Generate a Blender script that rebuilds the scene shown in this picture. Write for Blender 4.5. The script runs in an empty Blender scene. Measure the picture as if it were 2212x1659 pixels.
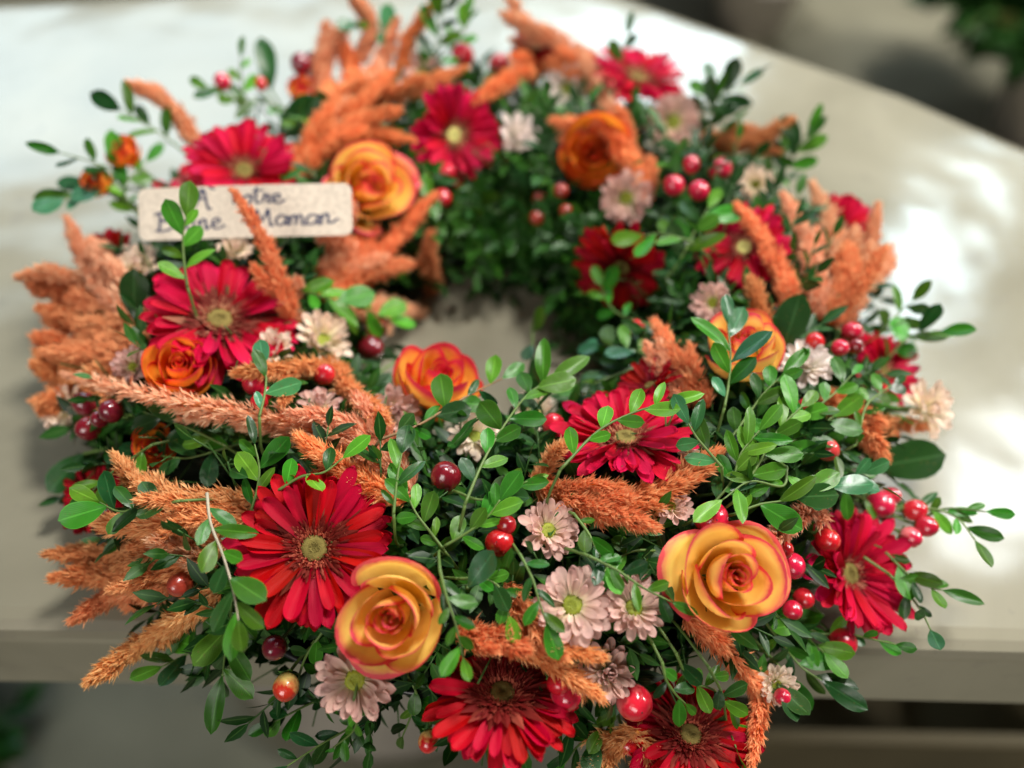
import bpy, math, random
import numpy as np
from mathutils import Vector, Matrix, noise
random.seed(7); np.random.seed(7)
sc = bpy.context.scene
COL = sc.collection
V3 = Vector

# ------------------------------------------------------------------ camera
FPX, CX, CY = 1965.0, 1106.0, 829.5          # focal length and centre for a 2212 px wide view
PITCH, ROLL = math.radians(52), math.radians(1.2)
fwd = V3((0, math.cos(PITCH), -math.sin(PITCH)))
up0 = V3((0, math.sin(PITCH), math.cos(PITCH)))
rt0 = V3((1, 0, 0))
RT = rt0 * math.cos(ROLL) + up0 * math.sin(ROLL)
UP = up0 * math.cos(ROLL) - rt0 * math.sin(ROLL)
def ray(x, y): return fwd + RT * ((x - CX) / FPX) - UP * ((y - CY) / FPX)
CAM = V3((0, 0, .09)) - ray(1075, 650) * .55
cam = bpy.data.cameras.new("camera")
cam.sensor_width = 36.0
cam.lens = 36.0 * FPX / 2212
cam.clip_start, cam.clip_end = .02, 50
cam.dof.use_dof = True
cam.dof.focus_distance = .452
cam.dof.aperture_fstop = 2.3
cam.dof.aperture_blades = 0
co = bpy.data.objects.new("camera", cam)
m = Matrix.Identity(4)
for i in range(3):
    m[i][0], m[i][1], m[i][2], m[i][3] = RT[i], UP[i], -fwd[i], CAM[i]
co.matrix_world = m
COL.objects.link(co); sc.camera = co

# ------------------------------------------------------------------ light
w = bpy.data.worlds.new("World"); sc.world = w; w.use_nodes = True
w.node_tree.nodes['Background'].inputs[0].default_value = (.95, .96, 1.0, 1)
w.node_tree.nodes['Background'].inputs[1].default_value = .05
def area(name, loc, target, sx, sy, watts, col):
    l = bpy.data.lights.new(name, 'AREA'); l.shape = 'RECTANGLE'; l.size, l.size_y = sx, sy
    l.energy = watts; l.color = col
    o = bpy.data.objects.new(name, l); o.location = loc
    o.rotation_euler = (V3(target) - V3(loc)).to_track_quat('-Z', 'Y').to_euler()
    COL.objects.link(o)
area("window_light", (-1.25, 2.2, 1.40), (-1.25, 0, 1.40), 2.4, .85, 26, (.66, .88, 1))
area("middle_window_light", (.35, 2.2, 1.13), (.35, 0, 1.1), .75, .26, 7, (.70, .90, 1))
area("right_window_light", (1.62, 2.2, 2.05), (1.62, 0, 1.6), .22, .7, 9, (.70, .90, 1))
area("high_window_light", (2.35, 2.0, 3.3), (1.2, 0, 1.0), .26, .6, 9, (.88, .97, 1))
area("skylight", (.55, .75, 2.3), (0, 0, 0), 0.45, 0.45, 58, (1, .97, .92))
area("room_light", (-1.0, -2.4, 1.5), (0, 0, 0), 1.5, 1.3, 36, (1, .96, .90))
area("far_fill_light", (3.0, 1.0, 2.0), (1.2, 1.9, -.75), .8, .8, 130, (1, .95, .88))  # added fill lamp that brightens the floor and pots behind the table
sc.view_settings.view_transform = 'Standard'; sc.view_settings.look = 'None'
sc.view_settings.exposure = 0.36
sc.cycles.use_denoising = True
sc.cycles.max_bounces = 8

# ------------------------------------------------------------------ materials
def mat(name):
    M = bpy.data.materials.new(name); M.use_nodes = True
    nt = M.node_tree; return M, nt, nt.nodes['Principled BSDF'], nt.nodes['Material Output']
def N(nt, t, **k):
    n = nt.nodes.new(t)
    for a, v in k.items(): setattr(n, a, v)
    return n
def ramp(nt, stops, fac):
    r = N(nt, 'ShaderNodeValToRGB'); e = r.color_ramp.elements
    while len(e) < len(stops): e.new(.5)
    for el, (p, c) in zip(e, stops): el.position = p; el.color = (*c, 1)
    nt.links.new(fac, r.inputs[0]); return r.outputs[0]
def mixc(nt, fac, a, b, mode='MIX'):
    n = N(nt, 'ShaderNodeMix', data_type='RGBA', blend_type=mode)
    for s, v in ((0, fac), (6, a), (7, b)):
        if hasattr(v, 'is_output'): nt.links.new(v, n.inputs[s])
        elif s == 0: n.inputs[0].default_value = v
        else: n.inputs[s].default_value = (*v, 1)
    return n.outputs[2]
def math_n(nt, op, a, b=0.0):
    n = N(nt, 'ShaderNodeMath', operation=op)
    for i, v in enumerate((a, b)):
        if hasattr(v, 'is_output'): nt.links.new(v, n.inputs[i])
        else: n.inputs[i].default_value = v
    return n.outputs[0]
def uv(nt):
    t = N(nt, 'ShaderNodeUVMap'); s = N(nt, 'ShaderNodeSeparateXYZ'); nt.links.new(t.outputs[0], s.inputs[0])
    return s.outputs[0], s.outputs[1], t.outputs[0]
def thin(nt, bsdf, out, col, amount, rough, spec=.5, bump=None):
    """a leaf or petal: glossy skin that lets some light through"""
    nt.links.new(col, bsdf.inputs['Base Color'])
    bsdf.inputs['Roughness'].default_value = rough
    bsdf.inputs['Specular IOR Level'].default_value = spec
    tr = N(nt, 'ShaderNodeBsdfTranslucent'); nt.links.new(col, tr.inputs[0])
    mx = N(nt, 'ShaderNodeMixShader'); mx.inputs[0].default_value = amount
    nt.links.new(bsdf.outputs[0], mx.inputs[1]); nt.links.new(tr.outputs[0], mx.inputs[2])
    nt.links.new(mx.outputs[0], out.inputs[0])
    if bump is not None:
        b = N(nt, 'ShaderNodeBump'); b.inputs['Strength'].default_value = .5; b.inputs['Distance'].default_value = .0006
        nt.links.new(bump, b.inputs['Height']); nt.links.new(b.outputs[0], bsdf.inputs['Normal'])
def hue_shift(nt, col, amount_h=.03, amount_v=.35):
    oi = N(nt, 'ShaderNodeObjectInfo'); h = N(nt, 'ShaderNodeHueSaturation')
    nt.links.new(math_n(nt, 'ADD', math_n(nt, 'MULTIPLY', oi.outputs['Random'], amount_h), .5 - amount_h / 2), h.inputs['Hue'])
    r2 = math_n(nt, 'FRACT', math_n(nt, 'MULTIPLY', oi.outputs['Random'], 17.3))
    nt.links.new(math_n(nt, 'ADD', math_n(nt, 'MULTIPLY', r2, amount_v), 1 - amount_v / 2), h.inputs['Value'])
    nt.links.new(col, h.inputs['Color']); return h.outputs[0]

def leaf_material(name, dark, light, transl=.22, rough=.36):
    M, nt, b, out = mat(name); x, y, u = uv(nt)
    ax = math_n(nt, 'ABSOLUTE', math_n(nt, 'SUBTRACT', x, .5))
    n = N(nt, 'ShaderNodeTexNoise'); n.inputs['Scale'].default_value = 4; n.inputs['Detail'].default_value = 6
    tc = N(nt, 'ShaderNodeTexCoord'); nt.links.new(tc.outputs['Object'], n.inputs['Vector']); n.inputs['Scale'].default_value = 2.5
    c = mixc(nt, n.outputs[0], dark, light)
    # side veins and midrib
    vein = math_n(nt, 'SINE', math_n(nt, 'MULTIPLY', math_n(nt, 'SUBTRACT', y, math_n(nt, 'MULTIPLY', ax, .9)), 75))
    c = mixc(nt, math_n(nt, 'MULTIPLY', math_n(nt, 'GREATER_THAN', vein, .86), .16), c, tuple(min(1, v * 2.2 + .02) for v in light))
    rib = math_n(nt, 'LESS_THAN', ax, .035)
    c = mixc(nt, math_n(nt, 'MULTIPLY', rib, .28), c, tuple(min(1, v * 2.3 + .04) for v in light))
    edge = math_n(nt, 'GREATER_THAN', ax, .465)
    c = mixc(nt, math_n(nt, 'MULTIPLY', edge, .3), c, tuple(min(1, v * 1.9 + .03) for v in light))
    n9 = N(nt, 'ShaderNodeTexNoise'); n9.inputs['Scale'].default_value = 14; n9.inputs['Detail'].default_value = 3; nt.links.new(tc.outputs['Object'], n9.inputs['Vector'])
    c = mixc(nt, math_n(nt, 'MULTIPLY', math_n(nt, 'GREATER_THAN', n9.outputs[0], .66), .5), c, (.10, .085, .025))
    c = hue_shift(nt, c, .05, .9)
    thin(nt, b, out, c, transl, rough, .33, n.outputs[0]); return M
LEAF = {
    'mid': leaf_material('leaf_mid_green', (.016, .070, .003), (.055, .185, .008)),
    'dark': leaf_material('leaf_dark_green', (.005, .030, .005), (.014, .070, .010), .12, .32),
    'light': leaf_material('leaf_fresh_green', (.036, .165, .008), (.090, .290, .018), .28, .36),
    'blue': leaf_material('leaf_blue_green', (.025, .130, .045), (.070, .240, .100), .2, .26),
}
def petal_material(name, base, mid, tip, transl=.3, rough=.5, stripe=.35, coat=0.0):
    M, nt, b, out = mat(name); x, y, u = uv(nt)
    c = ramp(nt, [(0, base), (.45, mid), (1, tip)], y)
    n = N(nt, 'ShaderNodeTexNoise'); mp = N(nt, 'ShaderNodeMapping'); mp.inputs['Scale'].default_value = (22, 1.6, 1)
    nt.links.new(u, mp.inputs[0]); nt.links.new(mp.outputs[0], n.inputs['Vector']); n.inputs['Scale'].default_value = 1.0
    c = mixc(nt, math_n(nt, 'MULTIPLY', n.outputs[0], stripe), c, tuple(v * .45 for v in mid))
    c = hue_shift(nt, c, .012, .36)
    thin(nt, b, out, c, transl, rough, .12, n.outputs[0]); return M
GERB = {
    'scarlet': petal_material('scarlet_petal', (.18, .001, .004), (.44, .001, .010), (.58, .003, .022), .25, .5, .3),
    'crimson': petal_material('crimson_petal', (.28, .001, .012), (.55, .002, .030), (.72, .010, .070), .25, .5, .3),
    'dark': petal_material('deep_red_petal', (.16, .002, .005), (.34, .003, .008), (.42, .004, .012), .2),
}
MUM = {
    'mauve': petal_material('mauve_pink_petal', (.93, .86, .56), (.76, .52, .42), (.77, .48, .43), .28, .55, .16),
    'cream': petal_material('cream_petal', (.93, .88, .58), (.95, .82, .62), (.95, .74, .62), .28, .55, .15),
    'white': petal_material('blush_white_petal', (.90, .86, .68), (.93, .84, .76), (.94, .82, .78), .25, .55, .15),
}
def rose_material(name, deep, yellow, orange, rim, sh=0.0):
    M, nt, b, out = mat(name); x, y, u = uv(nt)
    ax = math_n(nt, 'ABSOLUTE', math_n(nt, 'MULTIPLY', math_n(nt, 'SUBTRACT', x, .5), 2))
    n = N(nt, 'ShaderNodeTexNoise'); n.inputs['Scale'].default_value = 5; n.inputs['Detail'].default_value = 4
    nt.links.new(u, n.inputs['Vector'])
    side = math_n(nt, 'MULTIPLY', math_n(nt, 'POWER', ax, 5.0), .35)
    f = math_n(nt, 'ADD', math_n(nt, 'ADD', math_n(nt, 'ADD', y, sh), side), math_n(nt, 'MULTIPLY', math_n(nt, 'SUBTRACT', n.outputs[0], .5), .32))
    c = ramp(nt, [(0, deep), (.45, yellow), (.78, yellow), (.90, orange), (.965, tuple((a + b_) / 2 for a, b_ in zip(orange, rim))), (1.0, rim)], f)
    # outside of the petal is paler yellow below, redder along the rim
    c = hue_shift(nt, c, .014, .14)
    thin(nt, b, out, c, .30, .5, .18, n.outputs[0]); return M
ROSE = {
    'yellow': rose_material('yellow_orange_rose_petal', (.88, .48, .05), (.98, .68, .16), (.96, .48, .13), (.78, .085, .11), .03),
    'orange': rose_material('orange_rose_petal', (.66, .18, .01), (.88, .30, .03), (.86, .20, .03), (.70, .04, .04)),
    'red': rose_material('red_edged_rose_petal', (.92, .58, .08), (.96, .54, .09), (.92, .28, .07), (.74, .04, .075), .07),
}
def simple(name, col, rough=.5, spec=.5, var=.2, noise_scale=0, bump=0, sss=0):
    M, nt, b, out = mat(name)
    rgb = N(nt, 'ShaderNodeRGB'); rgb.outputs[0].default_value = (*col, 1); c = rgb.outputs[0]
    if noise_scale:
        n = N(nt, 'ShaderNodeTexNoise'); n.inputs['Scale'].default_value = noise_scale; n.inputs['Detail'].default_value = 5
        tc = N(nt, 'ShaderNodeTexCoord'); nt.links.new(tc.outputs['Object'], n.inputs['Vector'])
        c = mixc(nt, n.outputs[0], tuple(v * .6 for v in col), tuple(min(1, v * 1.35) for v in col))
        if bump:
            bp = N(nt, 'ShaderNodeBump'); bp.inputs['Strength'].default_value = bump; bp.inputs['Distance'].default_value = .002
            nt.links.new(n.outputs[0], bp.inputs['Height']); nt.links.new(bp.outputs[0], b.inputs['Normal'])
    if var: c = hue_shift(nt, c, .01, var)
    nt.links.new(c, b.inputs['Base Color']); b.inputs['Roughness'].default_value = rough
    b.inputs['Specular IOR Level'].default_value = spec
    return M
STEM = simple('green_stem', (.10, .17, .035), .5, .4, .3, 60)
WOOD = simple('brown_twig', (.22, .12, .05), .6, .4, .3, 60)
PALE = simple('pale_twig', (.36, .31, .22), .6, .4, .1, 60)
DISC = simple('disc_pale_green', (.20, .155, .045), .8, .1, .25, 9, .4)
DISCY = simple('disc_yellow', (.62, .58, .20), .7, .3, .1, 9, .4)
MUMC = simple('mum_disc_green', (.26, .30, .02), .6, .4, .3, 9, .4)
SEPAL = simple('sepal_green', (.10, .22, .04), .45, .5, .3)
def attr_material(name, a, b_, rough=.6, transl=.42):
    M, nt, b, out = mat(name); at = N(nt, 'ShaderNodeAttribute'); at.attribute_name = 'tint'
    s = N(nt, 'ShaderNodeSeparateColor'); nt.links.new(at.outputs['Color'], s.inputs[0])
    c = ramp(nt, [(0, a), (.5, tuple((p + q) / 2 for p, q in zip(a, b_))), (1, b_)], s.outputs[0])
    c = hue_shift(nt, c, .012, .15)
    thin(nt, b, out, c, transl, rough, .12); return M
PLUME = {
    'peach': attr_material('peach_orange_bracts', (.78, .24, .09), (1.0, .76, .52)),
    'orange': attr_material('orange_bracts', (.84, .21, .06), (1.0, .60, .29)),
    'rust': attr_material('rust_orange_bracts', (.66, .22, .08), (1.0, .56, .27)),
    'gold': attr_material('golden_orange_bracts', (.76, .30, .09), (1.0, .66, .32)),
}
CORE = {k: simple(k + '_plume_core', c, .9, .1, .1, 120, .6) for k, c in
        dict(peach=(.62, .20, .07), orange=(.62, .13, .02), rust=(.45, .12, .03), gold=(.55, .20, .04)).items()}
FLOR = {
    'scarlet': attr_material('scarlet_florets', (.15, .002, .005), (.74, .20, .12)),
    'crimson': attr_material('crimson_florets', (.20, .002, .010), (.90, .48, .28)),
    'dark': attr_material('deep_florets', (.12, .002, .006), (.34, .02, .02)),
}
FOL = None
def berry_material(name, a, b_, rough=.2):
    M, nt, b, out = mat(name)
    tc = N(nt, 'ShaderNodeTexCoord'); s = N(nt, 'ShaderNodeSeparateXYZ'); nt.links.new(tc.outputs['Object'], s.inputs[0])
    n = N(nt, 'ShaderNodeTexNoise'); n.inputs['Scale'].default_value = 1.6; n.inputs['Detail'].default_value = 4
    nt.links.new(tc.outputs['Object'], n.inputs['Vector'])
    f = math_n(nt, 'ADD', math_n(nt, 'MULTIPLY', s.outputs[2], -.5), n.outputs[0])
    c = ramp(nt, [(.25, a), (.68 if 'half' in name else .95, b_)], f); c = hue_shift(nt, c, .012, .25)
    nt.links.new(c, b.inputs['Base Color']); b.inputs['Roughness'].default_value = rough
    b.inputs['Coat Weight'].default_value = .8; b.inputs['Coat Roughness'].default_value = .05
    bq = N(nt, 'ShaderNodeBump'); bq.inputs['Strength'].default_value = .12; bq.inputs['Distance'].default_value = .04; nt.links.new(n.outputs[0], bq.inputs['Height']); nt.links.new(bq.outputs[0], b.inputs['Normal'])
    b.inputs['Subsurface Weight'].default_value = .12; b.inputs['Subsurface Scale'].default_value = .002
    b.inputs['Subsurface Radius'].default_value = (1, .3, .2)
    return M
BERRY = {
    'red': berry_material('red_berry', (.52, .008, .030), (.62, .030, .045)),
    'pink': berry_material('pink_red_berry', (.60, .012, .05), (.86, .30, .28)),
    'maroon': berry_material('maroon_berry', (.17, .006, .016), (.26, .012, .02)),
    'two': berry_material('half_ripe_berry', (.55, .025, .012), (.85, .60, .18)),
    'peach': berry_material('peach_berry', (.62, .05, .05), (.80, .42, .20)),
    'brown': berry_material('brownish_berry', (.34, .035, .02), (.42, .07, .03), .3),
}
TIP = simple('berry_tip', (.05, .01, .01), .5, .4, 0)

# ------------------------------------------------------------------ mesh tools
class MB:
    def __init__(s): s.v = []; s.f = []; s.uv = []; s.t = []
    def add(s, vs, fs, uvs=None, tint=None):
        o = len(s.v); s.v += [tuple(p) for p in vs]; s.f += [tuple(i + o for i in f) for f in fs]
        s.uv += uvs if uvs else [(0, 0)] * len(vs)
        s.t += tint if isinstance(tint, list) else [tint or 0.0] * len(vs)
    def mesh(s, name, smooth=True):
        me = bpy.data.meshes.new(name); me.from_pydata(s.v, [], s.f)
        li = np.empty(len(me.loops), dtype=np.int32); me.loops.foreach_get('vertex_index', li)
        u = me.uv_layers.new(name='UVMap'); u.data.foreach_set('uv', np.array(s.uv, dtype=np.float32)[li].ravel())
        if any(s.t):
            a = me.color_attributes.new('tint', 'FLOAT_COLOR', 'POINT')
            arr = np.repeat(np.array(s.t, dtype=np.float32)[:, None], 4, 1); arr[:, 3] = 1
            a.data.foreach_set('color', arr.ravel())
        if smooth: me.polygons.foreach_set('use_smooth', [True] * len(me.polygons))
        me.update(); return me
def link(name, me, material, parent=None, mtx=None):
    o = bpy.data.objects.new(name, me); COL.objects.link(o)
    if material and not me.materials: me.materials.append(material)
    elif material:
        o.material_slots[0].link = 'OBJECT'; o.material_slots[0].material = material
    if parent: o.parent = parent
    if mtx is not None: o.matrix_basis = mtx
    return o
def thing(name, label, cat, mtx, group=None):
    o = bpy.data.objects.new(name, None); COL.objects.link(o); o.empty_display_size = .005
    o.matrix_basis = mtx; o['label'] = label; o['category'] = cat
    if group: o['group'] = group
    return o
def tag(o, label, cat, group=None, kind=None):
    if label: o['label'] = label
    if cat: o['category'] = cat
    if group: o['group'] = group
    if kind: o['kind'] = kind
def grid(fn, nu, nv):
    vs, uvs = [], []
    for j in range(nv + 1):
        for i in range(nu + 1):
            u_, v_ = i / nu, j / nv; vs.append(fn(u_, v_)); uvs.append((u_, v_))
    fs = [(j * (nu + 1) + i, j * (nu + 1) + i + 1, (j + 1) * (nu + 1) + i + 1, (j + 1) * (nu + 1) + i)
          for j in range(nv) for i in range(nu)]
    return vs, fs, uvs
def tube(mb, pts, radii, sides=6, lump=0, tint=0.0):
    n = len(pts); ref = V3((.13, .27, .95)); vs = []
    for i, p in enumerate(pts):
        t = (pts[min(i + 1, n - 1)] - pts[max(i - 1, 0)]).normalized()
        a = t.cross(ref); a = a.normalized() if a.length > .05 else t.orthogonal().normalized(); b = t.cross(a)
        r = radii[i] if isinstance(radii, (list, tuple)) else radii
        for k in range(sides):
            g = 2 * math.pi * k / sides
            q = r * (1 + lump * noise.noise(p * 300 + V3((k, 0, 0))))
            vs.append(p + a * math.cos(g) * q + b * math.sin(g) * q)
    fs = [(i * sides + k, i * sides + (k + 1) % sides, (i + 1) * sides + (k + 1) % sides, (i + 1) * sides + k)
          for i in range(n - 1) for k in range(sides)]
    fs += [tuple(range(sides))[::-1], tuple((n - 1) * sides + k for k in range(sides))]
    mb.add(vs, fs, [(.5, i / max(1, n - 1)) for i in range(n) for k in range(sides)], tint)
def catmull(pts, per=8):
    P = [pts[0] * 2 - pts[1]] + list(pts) + [pts[-1] * 2 - pts[-2]]; out = []
    for i in range(1, len(P) - 2):
        for k in range(per):
            t = k / per; a, b, c, d = P[i - 1], P[i], P[i + 1], P[i + 2]
            out.append(.5 * ((2 * b) + (c - a) * t + (2 * a - 5 * b + 4 * c - d) * t * t + (3 * b - a - 3 * c + d) * t ** 3))
    out.append(P[-2]); return out
def frame(axis, spin=0, hint=None):
    z = axis.normalized(); h = hint or V3((0, 0, 1))
    x = h.cross(z); x = x.normalized() if x.length > .05 else z.orthogonal().normalized()
    y = z.cross(x); m = Matrix((x, y, z)).transposed().to_4x4()
    return m @ Matrix.Rotation(spin, 4, 'Z')
def M4(loc, rot, s=1.0): return Matrix.Translation(loc) @ rot @ Matrix.Scale(s, 4)

# ------------------------------------------------------------------ the ring body (an elliptical torus) and placement on it
RMAJ, RA, RB, RZ = .167, .071, .050, .028
RC = V3((-.008, .020, 0))                              # centre of the ring on the table
def ring_core(p):
    v = V3((p.x - RC.x, p.y - RC.y, 0)); v = v.normalized() * RMAJ if v.length > .005 else V3((RMAJ, 0, 0))
    return V3((RC.x + v.x, RC.y + v.y, RZ))
def ringF(p, lift=0.0):
    rho = math.hypot(p.x - RC.x, p.y - RC.y) - RMAJ
    return math.hypot(rho / (RA + lift), (p.z - RZ) / (RB + lift)) - 1
def ring_normal(p):
    rho = math.hypot(p.x - RC.x, p.y - RC.y); d = rho - RMAJ
    n = V3(((p.x - RC.x) / max(rho, 1e-6) * d / RA ** 2, (p.y - RC.y) / max(rho, 1e-6) * d / RA ** 2, (p.z - RZ) / RB ** 2))
    return n.normalized() if n.length > 1e-9 else V3((0, 0, 1))
def at(x, y, lift=0.0, hop=.45):
    """point of the ring's surface (raised by lift) that is seen at this place"""
    d = ray(x, y); prev = None; best = (9, None); loc = None; t = .25
    while t < .95:
        p = CAM + d * t; f = ringF(p, lift)
        if f <= 0:
            a, b = t - .006, t
            for _ in range(10):
                mth = (a + b) / 2
                if ringF(CAM + d * mth, lift) > 0: a = mth
                else: b = mth
            return CAM + d * b
        if f < best[0]: best = (f, p)
        if prev is not None and f > prev[0] and loc is None and prev[0] < hop: loc = prev[1]
        prev = (f, p); t += .006
    return loc if loc is not None else best[1]
def depth(p): return (p - CAM).dot(fwd)
def px(p, n): return n * depth(p) / FPX            # n view pixels at the distance of p, in metres
def facing(x, y, ax, ay):
    """direction that leans ax to the right, ay up, and for the rest towards the viewer"""
    k = math.hypot(ax, ay)
    if k > .97: ax *= .97 / k; ay *= .97 / k
    c = -ray(x, y).normalized(); r = RT - c * RT.dot(c); r.normalize(); u = c.cross(r)
    if u.dot(UP) < 0: u = -u
    return (r * ax + u * ay + c * math.sqrt(max(0, 1 - ax * ax - ay * ay))).normalized()
KEEP = []                                             # spheres that the filler greenery stays out of

# ------------------------------------------------------------------ table, floor and what stands on the floor
def table():
    far = [(-1.0, .40), (-.62, .455), (-.46, .475), (-.30, .50), (-.16, .545), (-.02, .56), (.10, .515), (.183, .462),
           (.267, .405), (.36, .345), (.45, .268), (.56, .17), (.66, .04), (.71, -.08), (.72, -.150)]
    prof = [(0, 0), (.007, -.0012), (.0125, -.0042), (.0150, -.0090), (.0155, -.014), (.0155, -.078), (.012, -.081)]
    rim = [(-1.0, -.1625), ] + [(-1.0 + i * .0956, -.1625 + .0006 * math.sin(i * 1.7)) for i in range(1, 18)] + [(.69, -.1625)]
    outl = [V3((x, y, 0)) for x, y in rim] + [V3((x, y, 0)) for x, y in far[::-1]]
    n = len(outl); mb = MB(); cen = V3((0, .15, 0))
    vs = []
    for dr, dz in prof:
        for i, p in enumerate(outl):
            a = outl[(i + 1) % n] - outl[i - 1]; nr = V3((a.y, -a.x, 0)).normalized()
            vs.append(p + nr * dr + V3((0, 0, dz)))
    fs = [(k * n + i, k * n + (i + 1) % n, (k + 1) * n + (i + 1) % n, (k + 1) * n + i) for k in range(len(prof) - 1) for i in range(n)]
    fs = [f[::-1] for f in fs]
    fs.append(tuple(range(n))); fs.append(tuple((len(prof) - 1) * n + i for i in range(n))[::-1])
    mb.add(vs, fs)
    M, nt, b, out = mat('polished_pale_marble')
    tc = N(nt, 'ShaderNodeTexCoord')
    n1 = N(nt, 'ShaderNodeTexNoise'); n1.inputs['Scale'].default_value = 6; n1.inputs['Detail'].default_value = 8; n1.inputs['Distortion'].default_value = .8
    n2 = N(nt, 'ShaderNodeTexNoise'); n2.inputs['Scale'].default_value = 45; n2.inputs['Detail'].default_value = 6
    vo = N(nt, 'ShaderNodeTexVoronoi'); vo.inputs['Scale'].default_value = 130
    for q in (n1, n2, vo): nt.links.new(tc.outputs['Object'], q.inputs['Vector'])
    c = ramp(nt, [(.3, (.20, .185, .132)), (.5, (.255, .237, .173)), (.7, (.30, .28, .208))], n1.outputs[0])
    c = mixc(nt, math_n(nt, 'MULTIPLY', math_n(nt, 'GREATER_THAN', n2.outputs[0], .64), .35), c, (.21, .19, .15))
    c = mixc(nt, math_n(nt, 'MULTIPLY', math_n(nt, 'LESS_THAN', vo.outputs['Distance'], .10), .25), c, (.18, .16, .13))
    nt.links.new(c, b.inputs['Base Color'])
    r = N(nt, 'ShaderNodeMapRange'); r.inputs['To Min'].default_value = .10; r.inputs['To Max'].default_value = .22
    nt.links.new(n1.outputs[0], r.inputs[0]); nt.links.new(r.outputs[0], b.inputs['Roughness'])
    bp = N(nt, 'ShaderNodeBump'); bp.inputs['Strength'].default_value = .5; bp.inputs['Distance'].default_value = .009
    n3 = N(nt, 'ShaderNodeTexNoise'); n3.inputs['Scale'].default_value = 7; n3.inputs['Detail'].default_value = 2
    nt.links.new(tc.outputs['Object'], n3.inputs['Vector'])
    nt.links.new(n3.outputs[0], bp.inputs['Height']); nt.links.new(bp.outputs[0], b.inputs['Normal'])
    b.inputs['Specular IOR Level'].default_value = .8
    root = thing('stone_table', 'pale veined stone table top with a thick rounded front edge, under the flower wreath', 'table', Matrix.Translation((0, 0, -.75)))
    o = link('table_top', mb.mesh('table_top', False), M, root); o.location = (0, 0, .75)
    me = o.data
    for p in me.polygons: p.use_smooth = False
    # pedestal
    leg = MB(); pts = [V3((-.15, .22, z)) for z in (.0, .04, .08, .3, .55, .67)]
    tube(leg, pts, [.26, .26, .12, .09, .12, .30], 32)
    link('pedestal', leg.mesh('pedestal'), simple('pedestal_stone', (.30, .27, .22), .5, .5, 0, 12), root)
table()
def floor():
    mb = MB(); mb.add([(-12, -8, -.75), (12, -8, -.75), (12, 14, -.75), (-12, 14, -.75)], [(0, 1, 2, 3)])
    M, nt, b, out = mat('worn_grey_floor'); tc = N(nt, 'ShaderNodeTexCoord')
    n1 = N(nt, 'ShaderNodeTexNoise'); n1.inputs['Scale'].default_value = 3.2; n1.inputs['Detail'].default_value = 7
    n2 = N(nt, 'ShaderNodeTexNoise'); n2.inputs['Scale'].default_value = 60
    for q in (n1, n2): nt.links.new(tc.outputs['Object'], q.inputs['Vector'])
    c = ramp(nt, [(.35, (.16, .15, .10)), (.65, (.27, .255, .18))], n1.outputs[0])
    c = mixc(nt, math_n(nt, 'MULTIPLY', n2.outputs[0], .3), c, (.12, .12, .09))
    nt.links.new(c, b.inputs['Base Color']); b.inputs['Roughness'].default_value = .55
    o = link('floor', mb.mesh('floor', False), M); tag(o, 'blurred grey-brown floor far below the table', None, None, 'structure')
floor()
def onfloor(x, y, z=-.75):
    d = ray(x, y); return CAM + d * ((z - CAM.z) / d.z)
def lathe(mb, prof, sides=36):
    vs = [(r * math.cos(2 * math.pi * k / sides), r * math.sin(2 * math.pi * k / sides), z) for r, z in prof for k in range(sides)]
    n = len(prof)
    fs = [(i * sides + k, i * sides + (k + 1) % sides, (i + 1) * sides + (k + 1) % sides, (i + 1) * sides + k) for i in range(n - 1) for k in range(sides)]
    mb.add(vs, fs)
POT = simple('pinkish_glazed_pot', (.74, .66, .62), .4, .5, 0, 5)
SOIL = simple('potting_soil', (.03, .02, .012), .9, .2, 0, 40, .8)
def potted(loc, r, h, crown, nleaf, label, tone, red=False):
    root = thing('potted_plant', label, 'potted plant', Matrix.Translation(loc), 'blurred potted plants on the floor behind the table')
    p = MB(); lathe(p, [(.0, 0), (r * .72, 0), (r * .98, h * .86), (r * 1.06, h * .86), (r * 1.08, h), (r * .98, h), (r * .93, h * .9), (0, h * .9)])
    link('pot', p.mesh('pot'), POT, root)
    s = MB(); lathe(s, [(r * .93, h * .905), (0, h * .93)]); link('soil', s.mesh('soil'), SOIL, root)
    f = MB()
    for k in range(nleaf):
        d = V3((random.gauss(0, 1), random.gauss(0, 1), abs(random.gauss(0, 1)) * .9)).normalized()
        c = V3((-crown * .35, 0, h + crown * .45)) + d * crown * random.uniform(.2, 1); L = random.uniform(.06, .12)
        t = (d + V3((random.uniform(-.6, .6), random.uniform(-.6, .6), random.uniform(-.7, .3)))).normalized()
        sd = t.cross(d + V3((.3, .1, .2))).normalized() * L * .3
        f.add([c, c + t * L * .45 + sd, c + t * L, c + t * L * .45 - sd], [(0, 1, 2, 3)], [(.5, 0), (1, .5), (.5, 1), (0, .5)])
    o = link('foliage', f.mesh('foliage', False), LEAF['dark'], root); o['kind'] = 'stuff'
    if red:
        b = MB(); tube(b, [V3((-r * .5, -r * .95, h * .98)), V3((-r * .45, -r * 1.15, h * 1.35)), V3((-r * .5, -r * 1.05, h * 1.8))], [.012, .030, .006], 8)
        link('red_shoot', b.mesh('red_shoot'), simple('reddish_shoot', (.16, .035, .025), .5, .4, 0), root)
q = onfloor(2185, 285); potted(q + V3((.05, .0, 0)), .13, .20, .24, 2600, 'pale pink pot with a nearly black leafy plant, at the top right corner', 'dark', True)
q = onfloor(1625, 65); potted(q + V3((.0, .04, 0)), .115, .15, .16, 500, 'pale pink pot cut off by the top edge of the picture, behind the wreath', 'dark')
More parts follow.
